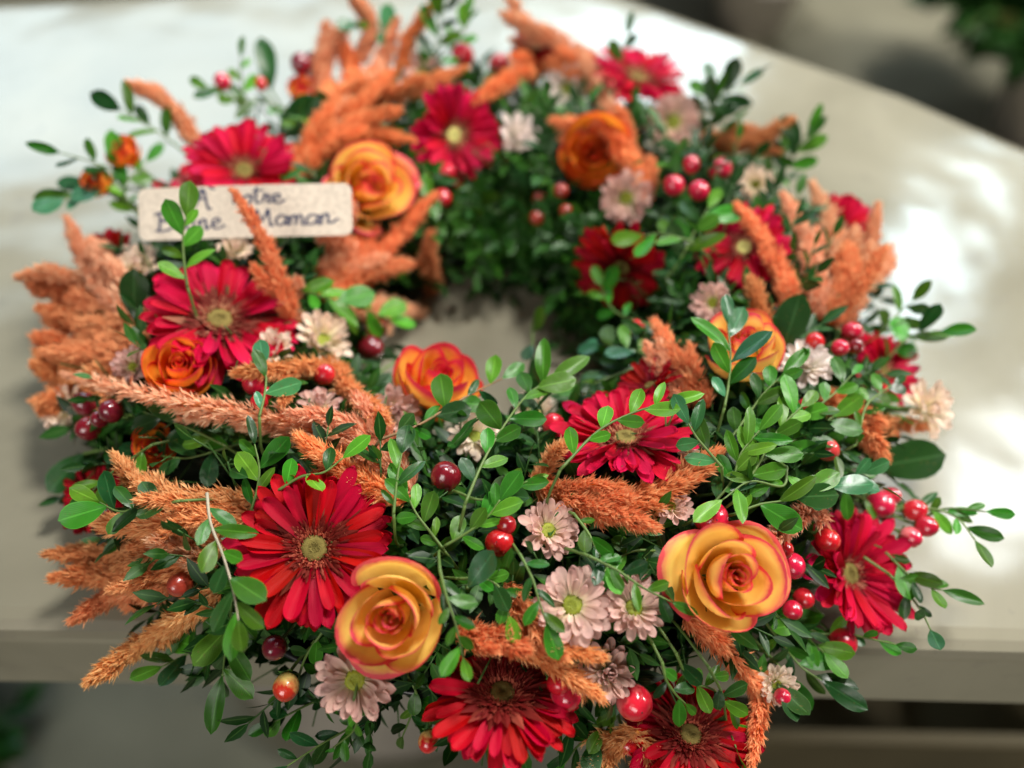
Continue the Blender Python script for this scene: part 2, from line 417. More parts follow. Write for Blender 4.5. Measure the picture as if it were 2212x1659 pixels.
def crate():
    c = onfloor(1850, 1650, -.45)
    root = thing('storage_box', 'dark brown open box standing under the front edge of the table', 'box', Matrix.Translation((c.x, .12, -.75)))
    M = simple('dark_brown_board', (.085, .068, .034), .7, .3, 0, 8, .3)
    def box(name, x0, x1, y0, y1, z0, z1, mt=M):
        b = MB(); v = [(x, y, z) for z in (z0, z1) for y in (y0, y1) for x in (x0, x1)]
        b.add(v, [(0, 2, 3, 1), (4, 5, 7, 6), (0, 1, 5, 4), (2, 6, 7, 3), (0, 4, 6, 2), (1, 3, 7, 5)])
        o = link(name, b.mesh(name, False), mt, root); bv = o.modifiers.new('b', 'BEVEL'); bv.width = .003; bv.segments = 2
    box('side_panel', -.20, -.185, -.22, .20, 0, .32); box('side_panel', .185, .20, -.22, .20, 0, .32)
    box('end_panel', -.185, .185, -.22, -.205, 0, .32); box('end_panel', -.185, .185, .185, .20, 0, .32)
    box('bottom_panel', -.185, .185, -.205, .185, 0, .015)
crate()
def corner_pot():
    c = onfloor(2215, 1665)
    root = thing('clay_pot', 'pale brownish clay pot on the floor at the bottom right corner', 'pot', Matrix.Translation((c.x + .02, c.y, -.75)))
    p = MB(); lathe(p, [(0, 0), (.055, 0), (.078, .10), (.086, .10), (.088, .13), (.078, .13), (.07, .105), (0, .09)])
    link('pot_body', p.mesh('pot_body'), simple('clay_brown', (.36, .25, .17), .7, .3, 0, 14), root)
corner_pot()
def floor_plant():
    c = onfloor(-110, 1620); root = thing('floor_plant', 'dark green plant on the floor below the table at the bottom left corner', 'plant', Matrix.Translation((c.x, c.y, -.75)))
    f = MB()
    for k in range(160):
        d = V3((random.gauss(0, 1), random.gauss(0, 1), abs(random.gauss(0, 1)))).normalized()
        p = V3((0, 0, .02)) + d * random.uniform(.02, .11); L = .05
        t = (d + V3((random.uniform(-.6, .6), random.uniform(-.6, .6), 0))).normalized(); sd = t.cross(V3((.3, .2, 1))).normalized() * L * .3
        f.add([p, p + t * L * .45 + sd, p + t * L, p + t * L * .45 - sd], [(0, 1, 2, 3)], [(.5, 0), (1, .5), (.5, 1), (0, .5)])
    link('foliage', f.mesh('foliage', False), LEAF['dark'], root)['kind'] = 'stuff'
floor_plant()

# ------------------------------------------------------------------ the wreath's base: tray and moss ring
def base():
    root = thing('wreath_base', 'dark foam ring in a black tray under all the flowers of the wreath', 'wreath base', Matrix.Translation(RC))
    S = 96; tr = MB()
    prof = [(.102, .001), (.228, .001), (.241, .030), (.238, .031), (.225, .005), (.105, .005), (.097, .024), (.095, .023), (.102, .001)]
    lathe(tr, prof, S); link('tray', tr.mesh('tray'), simple('black_plastic', (.012, .012, .012), .35, .5, 0), root)
    fo = MB(); vs = []; K = 20
    for i in range(S):
        a = 2 * math.pi * i / S
        for k in range(K):
            g = 2 * math.pi * k / K
            n_ = noise.noise(V3((math.cos(a) * 6, math.sin(a) * 6, g))) * .006
            rr = RMAJ + (RA - .016 + n_) * math.cos(g); z = max(.006, RZ + (RB - .014 + n_) * math.sin(g))
            vs.append((rr * math.cos(a), rr * math.sin(a), z))
    fo.add(vs, [(i * K + k, ((i + 1) % S) * K + k, ((i + 1) % S) * K + (k + 1) % K, i * K + (k + 1) % K) for i in range(S) for k in range(K)])
    link('foam_ring', fo.mesh('foam_ring'), simple('dark_moss_foam', (.010, .014, .007), .95, .1, 0, 60, 1), root)
base()

# ------------------------------------------------------------------ flowers
def petal_mesh(name, length, width, tipround=.55, lift=.0, curl=.0, groove=.05, nu=6, nv=9, base_w=.25, spoon=0.0, notch=0.0, rnd=2.6, pk=.66):
    """petal along +Y starting at y=0, top side +Z"""
    def fn(u_, v_):
        s = (u_ - .5) * 2; v_ = 1 - (1 - v_) ** 1.9
        wv = base_w + (1 - base_w) * math.sin(min(1, v_ / pk) * math.pi / 2) ** 1.1
        if v_ > pk: wv *= math.sqrt(max(0, 1 - ((v_ - pk) / (1 - pk)) ** rnd)) * .97 + .03
        x = s * wv * width / 2
        y = v_ * length - abs(s) ** 2 * .03 * length * v_ - (notch * math.exp(-(s * 3) ** 2) if v_ > .95 else 0)
        z = lift * math.sin(v_ * math.pi * .5) * length + curl * v_ * v_ * length - groove * math.cos(s * math.pi * 2) * width * .35 * math.sin(math.pi * min(1, v_ * 1.1)) + spoon * s * s * width
        return (x, y, z)
    mb = MB(); vs, fs, us = grid(fn, nu, nv); us = [(a, 1 - (1 - b) ** 1.9) for a, b in us]; mb.add(vs, fs, us); return mb.mesh(name)
PET_O = [petal_mesh('petal', 1.0 - k * .03, .205 + .013 * k, lift=.07, curl=[-.10, .02, -.20, .06][k], groove=.15, spoon=[.12, .22, .02, .30][k], notch=.008 * k, base_w=.45, rnd=3.2, pk=.74) for k in range(4)]
def gerbera_florets():
    """short inner ray florets and the ring of styles, one mesh for all gerberas (unit radius)"""
    mb = MB()
    def blade(ang, r0, L, W, el, tint):
        c, s = math.cos(ang), math.sin(ang); d = V3((c * math.cos(el), s * math.cos(el), math.sin(el))); t = V3((-s, c, 0))
        p = V3((c * r0, s * r0, .03)); nrm = d.cross(t)
        mb.add([p - t * W * .3, p + t * W * .3, p + d * L * .6 + t * W * .5 - nrm * W * .1, p + d * L, p + d * L * .6 - t * W * .5 - nrm * W * .1, p + d * L * .55 + nrm * W * .22],
               [(0, 1, 5), (1, 2, 5), (2, 3, 5), (3, 4, 5), (4, 0, 5)], None, [tint * .4, tint * .4, tint, tint, tint, tint * .8])
    for row, (n, r0, L, W, el, t) in enumerate([(30, .16, .46, .13, .10, .30), (36, .24, .27, .075, .28, .16), (44, .21, .24, .06, .42, .20), (48, .18, .20, .05, .55, .24), (48, .15, .17, .04, .75, .30)]):
        for k in range(n): blade(2 * math.pi * (k + random.uniform(-.4, .4)) / n, r0, L * random.uniform(.75, 1.2), W, el + random.uniform(-.15, .15), t * random.uniform(.2, 1.0) * (1.6 if random.random() < .2 else .55) + .02)
    for k in range(620):
        a = random.uniform(0, 6.283); r = random.uniform(.135, .38); L = random.uniform(.05, .12)
        blade(a, r, L, .024, random.uniform(.7, 1.35), random.uniform(.45, 1.0) if random.random() < .5 else .2)
    for k in range(170):
        a = random.uniform(0, 6.283); r = random.gauss(.175, .022); blade(a, r, random.uniform(.07, .11), .022, random.uniform(.9, 1.5), random.uniform(.7, 1.0))
    return mb.mesh('inner_florets', False)
FLORETS = gerbera_florets()
def disc_mesh(name, r, h, n, size, dent=.0):
    mb = MB(); prof = [(r * 1.02, 0), (r, h * .45), (r * .8, h * .9), (r * .5, h), (r * .2, h - dent), (.002, h - dent * 1.3)]
    lathe(mb, prof, 20)
    for k in range(n):
        rr = r * math.sqrt((k + .5) / n); a = k * 2.39996; hh = h * (1 - .5 * (rr / r) ** 3) - (dent if rr < r * .3 else 0)
        p = V3((rr * math.cos(a), rr * math.sin(a), hh)); s = size * random.uniform(.7, 1.2)
        mb.add([p + V3((s, 0, -.2 * s)), p + V3((0, s, -.2 * s)), p + V3((-s, 0, -.2 * s)), p + V3((0, -s, -.2 * s)), p + V3((0, 0, s * 1.3))], [(0, 1, 4), (1, 2, 4), (2, 3, 4), (3, 0, 4)])
    return mb.mesh(name)
GDISC = disc_mesh('disc', .15, .045, 170, .013, .03)
MDISC = disc_mesh('disc', .27, .13, 110, .024, .02)
def stem_to_ring(root, p, axis, r, parent_s, mt=STEM):
    inn = ring_core(p)
    a = p - axis * r * .15; pts = [a, a * .55 + inn * .45 - axis * r * .3, inn]
    inv = root.matrix_basis.inverted(); mb = MB(); tube(mb, [inv @ q for q in catmull(pts, 5)], .0022 / parent_s, 7)
    link('stem', mb.mesh('stem'), mt, root)
def gerbera(x, y, d, ax, ay, cup, tone, label, lift=.018, discm=None, hop=.45):
    p = at(x, y, lift, hop); r = px(p, d) / 2 * 1.05; axis = facing(x, y, ax, ay)
    root = thing('gerbera_daisy', label, 'gerbera', M4(p, frame(axis, random.uniform(0, 6)), r), 'red gerbera daisies of the wreath')
    seed = random.random() * 9; cup += random.uniform(-.04, .06)
    for row, (n, r0, sc_, el, z0) in enumerate([(33, .14, .88, cup, -.02), (31, .13, .79, cup + .10, .02)]):
        for k in range(n):
            a = 2 * math.pi * (k + .5 * row + random.uniform(-.22, .22)) / n
            el2 = el + .10 * noise.noise(V3((math.cos(a) * 1.5 + seed, math.sin(a) * 1.5, row))) * 2 + random.uniform(-.11, .11)
            s = sc_ * random.uniform(.88, 1.09)
            m = Matrix.Rotation(a, 4, 'Z') @ Matrix.Translation((0, r0, z0)) @ Matrix.Rotation(el2, 4, 'X') @ Matrix.Rotation(random.gauss(0, .24), 4, 'Y') @ Matrix.Scale(s, 4)
            link('petal', PET_O[random.randrange(4)], GERB[tone], root, m)
    o = link('inner_florets', FLORETS, FLOR[tone], root, Matrix.Scale(1, 4) @ Matrix.Rotation(cup * .0, 4, 'X')); o['kind'] = 'stuff'
    link('disc', GDISC, discm or DISC, root, Matrix.Translation((0, 0, .04)))
    stem_to_ring(root, p, axis, r, r)
    KEEP.append((p + axis * r * .3, r * .95, axis))
def mum_petal(name, L, W, sp, curl, nt_): return petal_mesh(name, L, W, lift=.18, curl=curl, groove=.10, nu=6, nv=8, spoon=sp, base_w=.35, notch=nt_, rnd=2.8, pk=.68)
PET_M = [mum_petal('petal', 1, .34, .22, .05, .0), mum_petal('petal', .94, .32, .32, .15, .02), mum_petal('petal', 1.03, .36, .10, -.16, .01)]
def mum(x, y, d, ax, ay, tone, label, lift=.016, openn=.22, disc=True, hop=.45):
    p = at(x, y, lift, hop); r = px(p, d) / 2 * 1.04; axis = facing(x, y, ax, ay)
    root = thing('chrysanthemum', label, 'chrysanthemum', M4(p, frame(axis, random.uniform(0, 6)), r), 'small pale chrysanthemums of the wreath')
    rows = [(18, .20, .84, openn - .22, 0), (16, .19, .76, openn + .05, .02)] + ([(9, .20, .58, openn + .38, .05)] if disc else [(12, .12, .66, openn + .6, .05), (9, .06, .55, openn + .95, .08)])
    for row, (n, r0, s0, el, z0) in enumerate(rows):
        for k in range(n):
            a = 2 * math.pi * (k + .5 * row + random.uniform(-.25, .25)) / n
            m = Matrix.Rotation(a, 4, 'Z') @ Matrix.Translation((0, r0, z0)) @ Matrix.Rotation(el + random.uniform(-.2, .2), 4, 'X') @ Matrix.Rotation(random.uniform(-.35, .35), 4, 'Y') @ Matrix.Scale(s0 * random.uniform(.88, 1.1), 4)
            link('petal', PET_M[random.randrange(3)], MUM[tone], root, m)
    if disc: link('disc', MDISC, MUMC, root, Matrix.Translation((0, 0, .03)))
    stem_to_ring(root, p, axis, r, r)
    KEEP.append((p + axis * r * .3, r * .9, axis))

def rose_set(seed, open_):
    rnd = random.Random(seed); out = []
    spec = [(.05 + .030 * k, 2.5 - .1 * k, .60 + .012 * k, .008, 0) for k in range(7)]
    spec += [(.31, 1.5, .78, .02, 1), (.38, 1.4, .80, .03, 1), (.46, 1.35, .80, .04, 1), (.54, 1.25, .76, .06, 1), (.61, 1.2, .72, .08, 1)]
    spec += [(.67, 1.3, .70, .13, 2), (.72, 1.25, .64, .17, 2), (.77, 1.2, .56, .20, 2), (.81, 1.15, .46, .24, 2), (.85, 1.05, .32, .26, 2)]
    az = rnd.uniform(0, 6)
    for k, (rm, wrap, top, curl, zone) in enumerate(spec):
        az += (2.1, 2.25, 2.35)[zone] + rnd.uniform(-.45, .45); t = k / (len(spec) - 1)
        rm *= rnd.uniform(.94, 1.06); top += rnd.uniform(-.04, .05) * (zone > 0); curl *= open_ * rnd.uniform(.6, 1.4)
        rb = .03 + .12 * t; bot = -.42; ph = rnd.uniform(0, 6); wv = .006 + .035 * t; lean = rnd.uniform(-.05, .05) * (zone > 0); fold = rnd.uniform(.0, .14) * (zone > 0)
        cx, cy = (.05 * (1 - t), -.05 * (1 - t)); tilt = rnd.uniform(-.04, .06)
        def fn(u_, v_, rb=rb, rm=rm, wrap=wrap, top=top, bot=bot, curl=curl, ph=ph, wv=wv, az=az, lean=lean, zone=zone, cx=cx, cy=cy, fold=fold, t=t):
            s = (u_ - .5) * 2
            g = math.sin(min(1.0, v_ * (1.25 if zone else 1.6)) * math.pi / 2)
            r = rb + (rm - rb) * g
            e = max(0, (v_ - .70) / .30)
            r += curl * e ** 1.5 * (1 - .5 * s * s) + wv * e * math.sin(s * 4 + ph) - (.05 if zone == 1 else 0) * e * (1 - s * s)
            r += .03 * t * math.sin(v_ * 6 + ph)
            r *= 1 - (.12 if zone else .16) * abs(s) ** 2.2 + (.07 * s if zone < 2 else .04 * s)
            z = bot + (top - bot) * (1 - .40 * abs(s) ** 3.0) * v_ - curl * .75 * e ** 2.2 + lean * s
            z += fold * e * math.exp(-((s - .3) * 3) ** 2) * .5 + .02 * t * math.sin(s * 6 + ph) * e
            a = az + s * wrap * (.5 + .5 * math.sin(min(1, v_ * 1.4) * math.pi / 2))
            return (cx + r * math.cos(a), cy + r * math.sin(a), z)
        mb = MB(); mb.add(*grid(fn, 16, 16)); out.append(mb.mesh('petal'))
    return out
ROSES = [rose_set(3, .72), rose_set(11, .35), rose_set(29, .6)]
def sepals(L, W, n=5, el=.5):
    mb = MB()
    for k in range(n):
        a = 2 * math.pi * k / n; c, s = math.cos(a), math.sin(a); t = V3((-s, c, 0)); d = V3((c * math.cos(el), s * math.cos(el), math.sin(el)))
        p = V3((c * .05, s * .05, 0)); mb.add([p, p + d * L * .5 + t * W, p + d * L - V3((0, 0, L * .15)), p + d * L * .5 - t * W], [(0, 1, 2, 3)], [(.5, 0), (1, .5), (.5, 1), (0, .5)])
    return mb.mesh('calyx', False)
RCAL = sepals(.75, .12); BCAL = sepals(.9, .30, 5, .25)
def rose(x, y, d, ax, ay, tone, label, kind=0, lift=.02, spin=None, hop=.45):
    p = at(x, y, lift, hop); r = px(p, d) / 2 / .97; axis = facing(x, y, ax, ay)
    root = thing('rose', label, 'rose', M4(p, frame(axis, random.uniform(0, 6) if spin is None else spin), r), 'orange and yellow roses of the wreath')
    for me in ROSES[kind]: link('petal', me, ROSE[tone], root)
    link('calyx', RCAL, SEPAL, root, Matrix.Translation((0, 0, -.46)))
    stem_to_ring(root, p, axis, r * 3, r)
    KEEP.append((p + axis * r * .3, r * 1.0, axis))

# ------------------------------------------------------------------ berries
def berry_mesh():
    mb = MB(); n, k = 18, 24; vs = []
    for i in range(n + 1):
        th = math.pi * i / n; rr = math.sin(th); z = math.cos(th)
        tip = math.exp(-(th / .28) ** 2) * .07
        for j in range(k):
            a = 2 * math.pi * j / k; q = 1 + (.018 * math.cos(3 * a) + .03 * noise.noise(V3((rr * math.cos(a), rr * math.sin(a), z)) * 1.3)) * rr
            vs.append((rr * q * math.cos(a) * .98, rr * q * math.sin(a) * .98, z * 1.08 + tip - math.exp(-(th / .12) ** 2) * .05))
    mb.add(vs, [(i * k + j, (i + 1) * k + j, (i + 1) * k + (j + 1) % k, i * k + (j + 1) % k) for i in range(n) for j in range(k)])
    return mb.mesh('berry')
BERRYM = berry_mesh(); tipmb = MB(); lathe(tipmb, [(.07, 0), (.04, .04), (.0, .06)], 7); TIPM = tipmb.mesh('berry_tip')
def berries(label, items, lift=.022, hop=.45):
    pts = [(at(x, y, lift + (.004 if i % 2 else 0), hop), d, tone, x, y) for i, (x, y, d, tone) in enumerate(items)]
    c = sum((q[0] for q in pts), V3()) / len(pts); inn = ring_core(c)
    joint = c * .72 + inn * .28
    root = thing('berry_sprig', label, 'berry sprig', Matrix.Translation(inn), 'red berry sprigs of the wreath')
    st = MB(); tube(st, [V3((0, 0, 0)), (joint - inn) * .5 + V3((.001, 0, 0)), joint - inn], .0013, 6)
    for p, d, tone, x, y in pts:
        r = px(p, d) / 2
        ax = (facing(x, y, random.uniform(-.5, .5), random.uniform(-.3, .7)) * .6 + (p - joint).normalized() * .9).normalized()
        if tone == 'two': ax = facing(x, y, -.1, -.9)
        KEEP.append((p, r * 1.35, None)); KEEP.append((p + (CAM - p).normalized() * .012, r * 1.1, None))
        b = link('berry', BERRYM, BERRY[tone], root, Matrix.Translation(-inn) @ M4(p, frame(ax, random.uniform(0, 6)), r))
        link('tip', TIPM, TIP, b, Matrix.Translation((0, 0, 1.075)))
        link('calyx', BCAL, SEPAL, b, Matrix.Translation((0, 0, -1.1)) @ Matrix.Scale(.95, 4))
        e = p - ax * r * 1.05; tube(st, catmull([joint - inn, (joint * .4 + e * .6 - ax * .001) - inn, e - inn], 4), .0009, 6)
    link('stem', st.mesh('stem'), STEM, root)

# ------------------------------------------------------------------ celosia plumes
def plume(tone, pts, w0, w1, label, lift=(.012, .03), lobes=0, dens=1.0, hop=.45, flat=1.0):
    """pts from base to tip in view pixels, w0 / w1 width at base and towards the tip"""
    n = len(pts); P = []
    for i, (x, y) in enumerate(pts):
        P.append(at(x, y, lift[0] + (lift[1] - lift[0]) * i / (n - 1), hop))
    C_ = catmull(P, 8); L = sum((C_[i + 1] - C_[i]).length for i in range(len(C_) - 1)); o = C_[0].copy()
    root = thing('celosia_plume', label, 'celosia plume', Matrix.Translation(o), 'orange feathery plumes of the wreath')
    dm = depth(C_[len(C_) // 2]); W0, W1 = 1.12 * w0 * dm / FPX, 1.0 * w1 * dm / FPX
    axes = [(C_, W0, W1)]
    for k in range(lobes):
        s = .05 + .62 * (k + random.random()) / lobes; i = int(s * (len(C_) - 2)); t = (C_[i + 1] - C_[i]).normalized()
        rad = t.cross(V3((random.uniform(-1, 1), random.uniform(-1, 1), random.uniform(-1, 1)))).normalized()
        l = W0 * random.uniform(.7, 1.6) * (1 - s * .5); a = C_[i]; b = a + t * l * .55 + rad * l * .42; c = a + t * l * 1.1 + rad * l * .58
        axes.append((catmull([a, b, c], 6), W0 * .42, W0 * .15))
    core = MB(); br = MB(); rnd = random
    for A, a0, a1 in axes:
        m_ = len(A); seg = [0]
        for i in range(m_ - 1): seg.append(seg[-1] + (A[i + 1] - A[i]).length)
        tot = seg[-1]
        def wid(s): return (a0 + (a1 - a0) * min(1, s / .85)) * (1 if s < .85 else max(.08, 1 - ((s - .85) / .15) ** 1.6)) * (.55 + .45 * min(1, s / .12)) / 2
        tube(core, [q - o for q in A], [wid(i / (m_ - 1)) * .26 for i in range(m_)], 8, .5)
        cnt = int(dens * tot * (a0 + a1) * 4.0e6 / 1.9 * .5 / 1.0); cnt = max(60, min(1300, int(cnt * .62)))
        for _ in range(cnt):
            s = rnd.random() ** 1.08; f = s * tot; i = 0
            i = min(m_ - 2, max(0, int(s * (m_ - 1)))); fr = s * (m_ - 1) - i
            p = A[i].lerp(A[i + 1], fr); t = (A[i + 1] - A[i]).normalized()
            v = V3((rnd.gauss(0, 1), rnd.gauss(0, 1), rnd.gauss(0, 1))); rad = (v - t * v.dot(t)).normalized()
            lump = .72 + .5 * noise.noise(p * 190 + rad * 1.1)
            q = wid(s) * rnd.uniform(.15, .82) * lump
            al = rnd.uniform(.25, .80) * (1 if s < .9 else .5)
            d0 = (t * math.cos(al) + rad * math.sin(al)).normalized(); big = rnd.uniform(.7, 1.25) * (.7 + .3 * min(1, wid(s) / .006))
            tn0 = rnd.uniform(.0, .62) * (.5 + .5 * q / max(1e-6, wid(s)) / .8)
            for _k in range(5):
                dr = (d0 + V3((rnd.gauss(0, 1), rnd.gauss(0, 1), rnd.gauss(0, 1))) * .24).normalized()
                LL = rnd.uniform(.0028, .0070) * big; WW = LL * rnd.uniform(.08, .13)
                sd = dr.cross(rad + V3((.01, .02, .01))).normalized(); nn = sd.cross(dr)
                b0 = p + rad * q - o + d0 * rnd.uniform(0, .003); tip = b0 + dr * LL - nn * LL * rnd.uniform(-.15, .2)
                tn = tn0 + rnd.uniform(0, .2); te = min(1, tn + rnd.uniform(.1, .45))
                br.add([b0, b0 + dr * LL * .42 + sd * WW + nn * WW * .5, tip, b0 + dr * LL * .42 - sd * WW + nn * WW * .5],
                       [(0, 1, 2), (0, 2, 3)], None, [tn * .5 + .01, te, te, te])
    link('spike', core.mesh('spike'), CORE[tone], root)
    link('bracts', br.mesh('bracts', False), PLUME[tone], root)['kind'] = 'stuff'
    for k in range(0, len(C_), 5): KEEP.append((C_[k], W0 * .5, None))

# ------------------------------------------------------------------ leaves
def leaf_mesh(kind):
    wmax, peak, bend, fold, pt = [(.42, .60, -.10, .14, 1.0), (.50, .62, .10, .10, 1.0), (.34, .5, -.2, .2, 1.0), (.56, .60, -.06, .06, 1.0)][kind]
    def fn(u_, v_):
        s = (u_ - .5) * 2
        a = (v_ / peak) if v_ < peak else 1 - (v_ - peak) / (1 - peak)
        wv = math.sin(min(1, a) * math.pi / 2) ** (.95 if v_ < peak else .62) if 0 < v_ < 1 else 0.0
        wv = max(wv, .04 if v_ < .5 else 0)
        x = s * wv * wmax / 2; return (x * (1 + .04 * math.sin(v_ * 9)), v_, bend * v_ * v_ + fold * abs(x) * 1.2 + .012 * math.sin(v_ * 7 + s * 2))
    mb = MB(); mb.add(*grid(fn, 6, 9)); return mb.mesh('leaf')
LEAFM = [leaf_mesh(k) for k in range(4)]
def leaf_frame(d, nrm):
    y = d.normalized(); z = nrm - y * nrm.dot(y); z = z.normalized() if z.length > 1e-3 else y.orthogonal().normalized()
    x = y.cross(z); return Matrix((x, y, z)).transposed().to_4x4()
def sprig(tone, pts, leaf, n, label, lift=(.006, .032), twig=None, kinds=(0, 1, 2, 3), hop=.45, spread=.85, side=0, leafup=None):
    m_ = len(pts); P = [at(x, y, lift[0] + (lift[1] - lift[0]) * i / max(1, m_ - 1), hop) for i, (x, y) in enumerate(pts)]
    A = catmull(P, 8); o = A[0].copy()
    root = thing('leafy_sprig', label, 'leafy sprig', Matrix.Translation(o), 'leafy green sprigs of the wreath')
    st = MB(); tube(st, [q - o for q in A], [.00085 - .00045 * i / len(A) for i in range(len(A))], 6)
    if twig is not PALE:
        inn = o.lerp(ring_core(o), .6)
        tube(st, catmull([V3((0, 0, 0)), (inn - o) * .35 - (A[1] - A[0]).normalized() * .009, inn - o], 6), .0008, 6)
    link('stem', st.mesh('stem'), twig or STEM, root)
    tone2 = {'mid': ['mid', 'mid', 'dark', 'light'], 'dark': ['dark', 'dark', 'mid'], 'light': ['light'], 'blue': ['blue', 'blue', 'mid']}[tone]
    for k in range(n + 1):
        s = (.12 + .88 * k / n) if n else 1; i = min(len(A) - 2, int(s * (len(A) - 1))); p = A[i].lerp(A[i + 1], s * (len(A) - 1) - i)
        t = (A[i + 1] - A[i]).normalized(); tc = (CAM - p).normalized()
        nrm = (tc * .75 + ring_normal(p) * .4 + V3((0, 0, .35)) + V3((random.uniform(-1, 1), random.uniform(-1, 1), random.uniform(-1, 1))) * .6).normalized()
        sd = t.cross(nrm).normalized() * (1 if k % 2 else -1)
        ang = 0 if k == n else random.uniform(.4, 1.25) * spread
        d = (t * math.cos(ang) + sd * math.sin(ang) + nrm * random.uniform(-.15, .3)).normalized()
        L = px(p, leaf) * random.uniform(.62, 1.16) * (.8 if s < .25 else 1)
        link('leaf', LEAFM[random.choice(kinds)], LEAF[random.choice(tone2)], root, Matrix.Translation(p - o) @ leaf_frame(d, nrm) @ Matrix.Scale(L, 4))
def big_leaf(tone, x, y, L, ax, ay, label, lift=.012, kind=3, hop=.45):
    """one broad leaf whose base is at (x, y) and whose blade points ax right, ay up as seen"""
    p = at(x, y, lift, hop); d = (RT * ax + UP * ay - fwd * .15).normalized(); tc = (CAM - p).normalized()
    nrm = (tc + V3((random.uniform(-.4, .4), random.uniform(-.4, .4), .3))).normalized(); s = px(p, L)
    root = thing('broad_leaf', label, 'leaf', M4(p, leaf_frame(d, nrm), s), 'single broad leaves of the wreath')
    link('blade', LEAFM[kind], LEAF[tone], root)
    inn = ring_core(p); mb = MB()
    tube(mb, [V3((0, 0, 0)), root.matrix_basis.inverted() @ inn], .0009 / s, 5); link('stem', mb.mesh('stem'), STEM, root)
# ------------------------------------------------------------------ what stands where on the ring
# gerberas: x, y, width, lean right, lean up, cup, tone, label
for a in [
 (680, 1185, 350, -.10, .12, .06, 'scarlet', 'largest scarlet gerbera, facing the viewer, left of the front yellow-orange rose'),
 (1085, 1500, 335, .05, .62, -.22, 'scarlet', 'scarlet gerbera with long drooping front petals at the very front of the wreath'),
 (1490, 1590, 300, .25, .45, -.12, 'scarlet', 'scarlet gerbera half hidden by leaves, cut off by the bottom edge right of centre'),
 (1830, 1240, 300, .72, .10, .34, 'crimson', 'crimson gerbera turned to the right with a pale yellow disc, at the right front edge'),
 (1350, 950, 300, .02, .78, .14, 'crimson', 'crimson gerbera seen low from the side behind the wide orange plume, right of centre'),
 (475, 695, 340, .03, .66, .04, 'crimson', 'wide crimson gerbera with beige disc just in front of the note card'),
 (527, 372, 240, .0, .60, .20, 'crimson', 'crimson gerbera standing directly behind the note card'),
 (978, 292, 215, .42, .06, .18, 'crimson', 'blurred crimson gerbera at the back, left of the blush white chrysanthemum'),
 (1608, 535, 200, -.12, .30, .16, 'crimson', 'crimson gerbera at the back right beside the fan of tall orange plumes'),
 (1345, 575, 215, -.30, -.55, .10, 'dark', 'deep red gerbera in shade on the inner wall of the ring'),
 (1375, 172, 210, .25, .85, .05, 'crimson', 'flat lying crimson gerbera at the top right rim of the ring'),
 (1905, 800, 180, .70, .40, .15, 'crimson', 'crimson gerbera facing outwards on the right rim of the ring'),
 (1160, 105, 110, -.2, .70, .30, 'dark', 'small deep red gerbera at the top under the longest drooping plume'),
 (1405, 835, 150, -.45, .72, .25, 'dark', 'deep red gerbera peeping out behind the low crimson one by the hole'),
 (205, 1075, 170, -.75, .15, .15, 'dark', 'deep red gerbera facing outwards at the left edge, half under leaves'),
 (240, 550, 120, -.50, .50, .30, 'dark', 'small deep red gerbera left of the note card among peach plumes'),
 (1810, 500, 170, .45, .50, .20, 'crimson', 'crimson gerbera hidden behind the tall orange plumes at the right'),
]: gerbera(*a[:7], a[7], discm=DISCY if a[0] in (1835, 978, 1608) else None, hop=.9)

for a in [
 (856, 1322, 262, -.20, -.30, 'yellow', 'yellow-orange rose with a swirled heart at the front, right of the largest gerbera', 0, .026, 2.2),
 (1560, 1245, 272, .34, .0, 'yellow', 'big open yellow-orange rose with pink rims at the right front', 0, .028, 0.6),
 (937, 845, 225, .28, .60, 'red', 'red-rimmed orange rose seen from the side at the inner edge of the ring', 1, .016, 1.0),
 (790, 412, 215, .25, .35, 'yellow', 'yellow-orange rose at the right end of the note card', 0, .022, 4.0),
 (390, 810, 180, -.05, .45, 'orange', 'rose half covered by the long peach plume at the left', 1, .016, 2.0),
 (1605, 770, 210, -.05, .70, 'yellow', 'pale peach-yellow rose behind blue-green leaves, right of the hole', 1, .020, 3.0),
 (1285, 330, 190, -.10, .15, 'orange', 'blurred deep orange rose at the back right of the ring', 1, .020, 1.0),
 (272, 338, 90, -.45, .60, 'orange', 'small orange rose at the far left behind the green leaves', 1, .014, 1.0),
 (215, 400, 80, -.60, .40, 'orange', 'tiny red-orange rose at the left end of the note card, on the outer rim', 1, .012, 2.0),
 (340, 960, 120, -.2, .0, 'orange', 'dark orange rose in shade below the long peach plume', 1, .004, 5.0),
 (655, 200, 80, -.1, .6, 'red', 'little pink-rimmed rose bud in front of the peach plumes at the upper left', 1, .018, 5.0),
]: rose(*a[:6], a[6], kind=a[7], lift=a[8], spin=a[9], hop=.9)

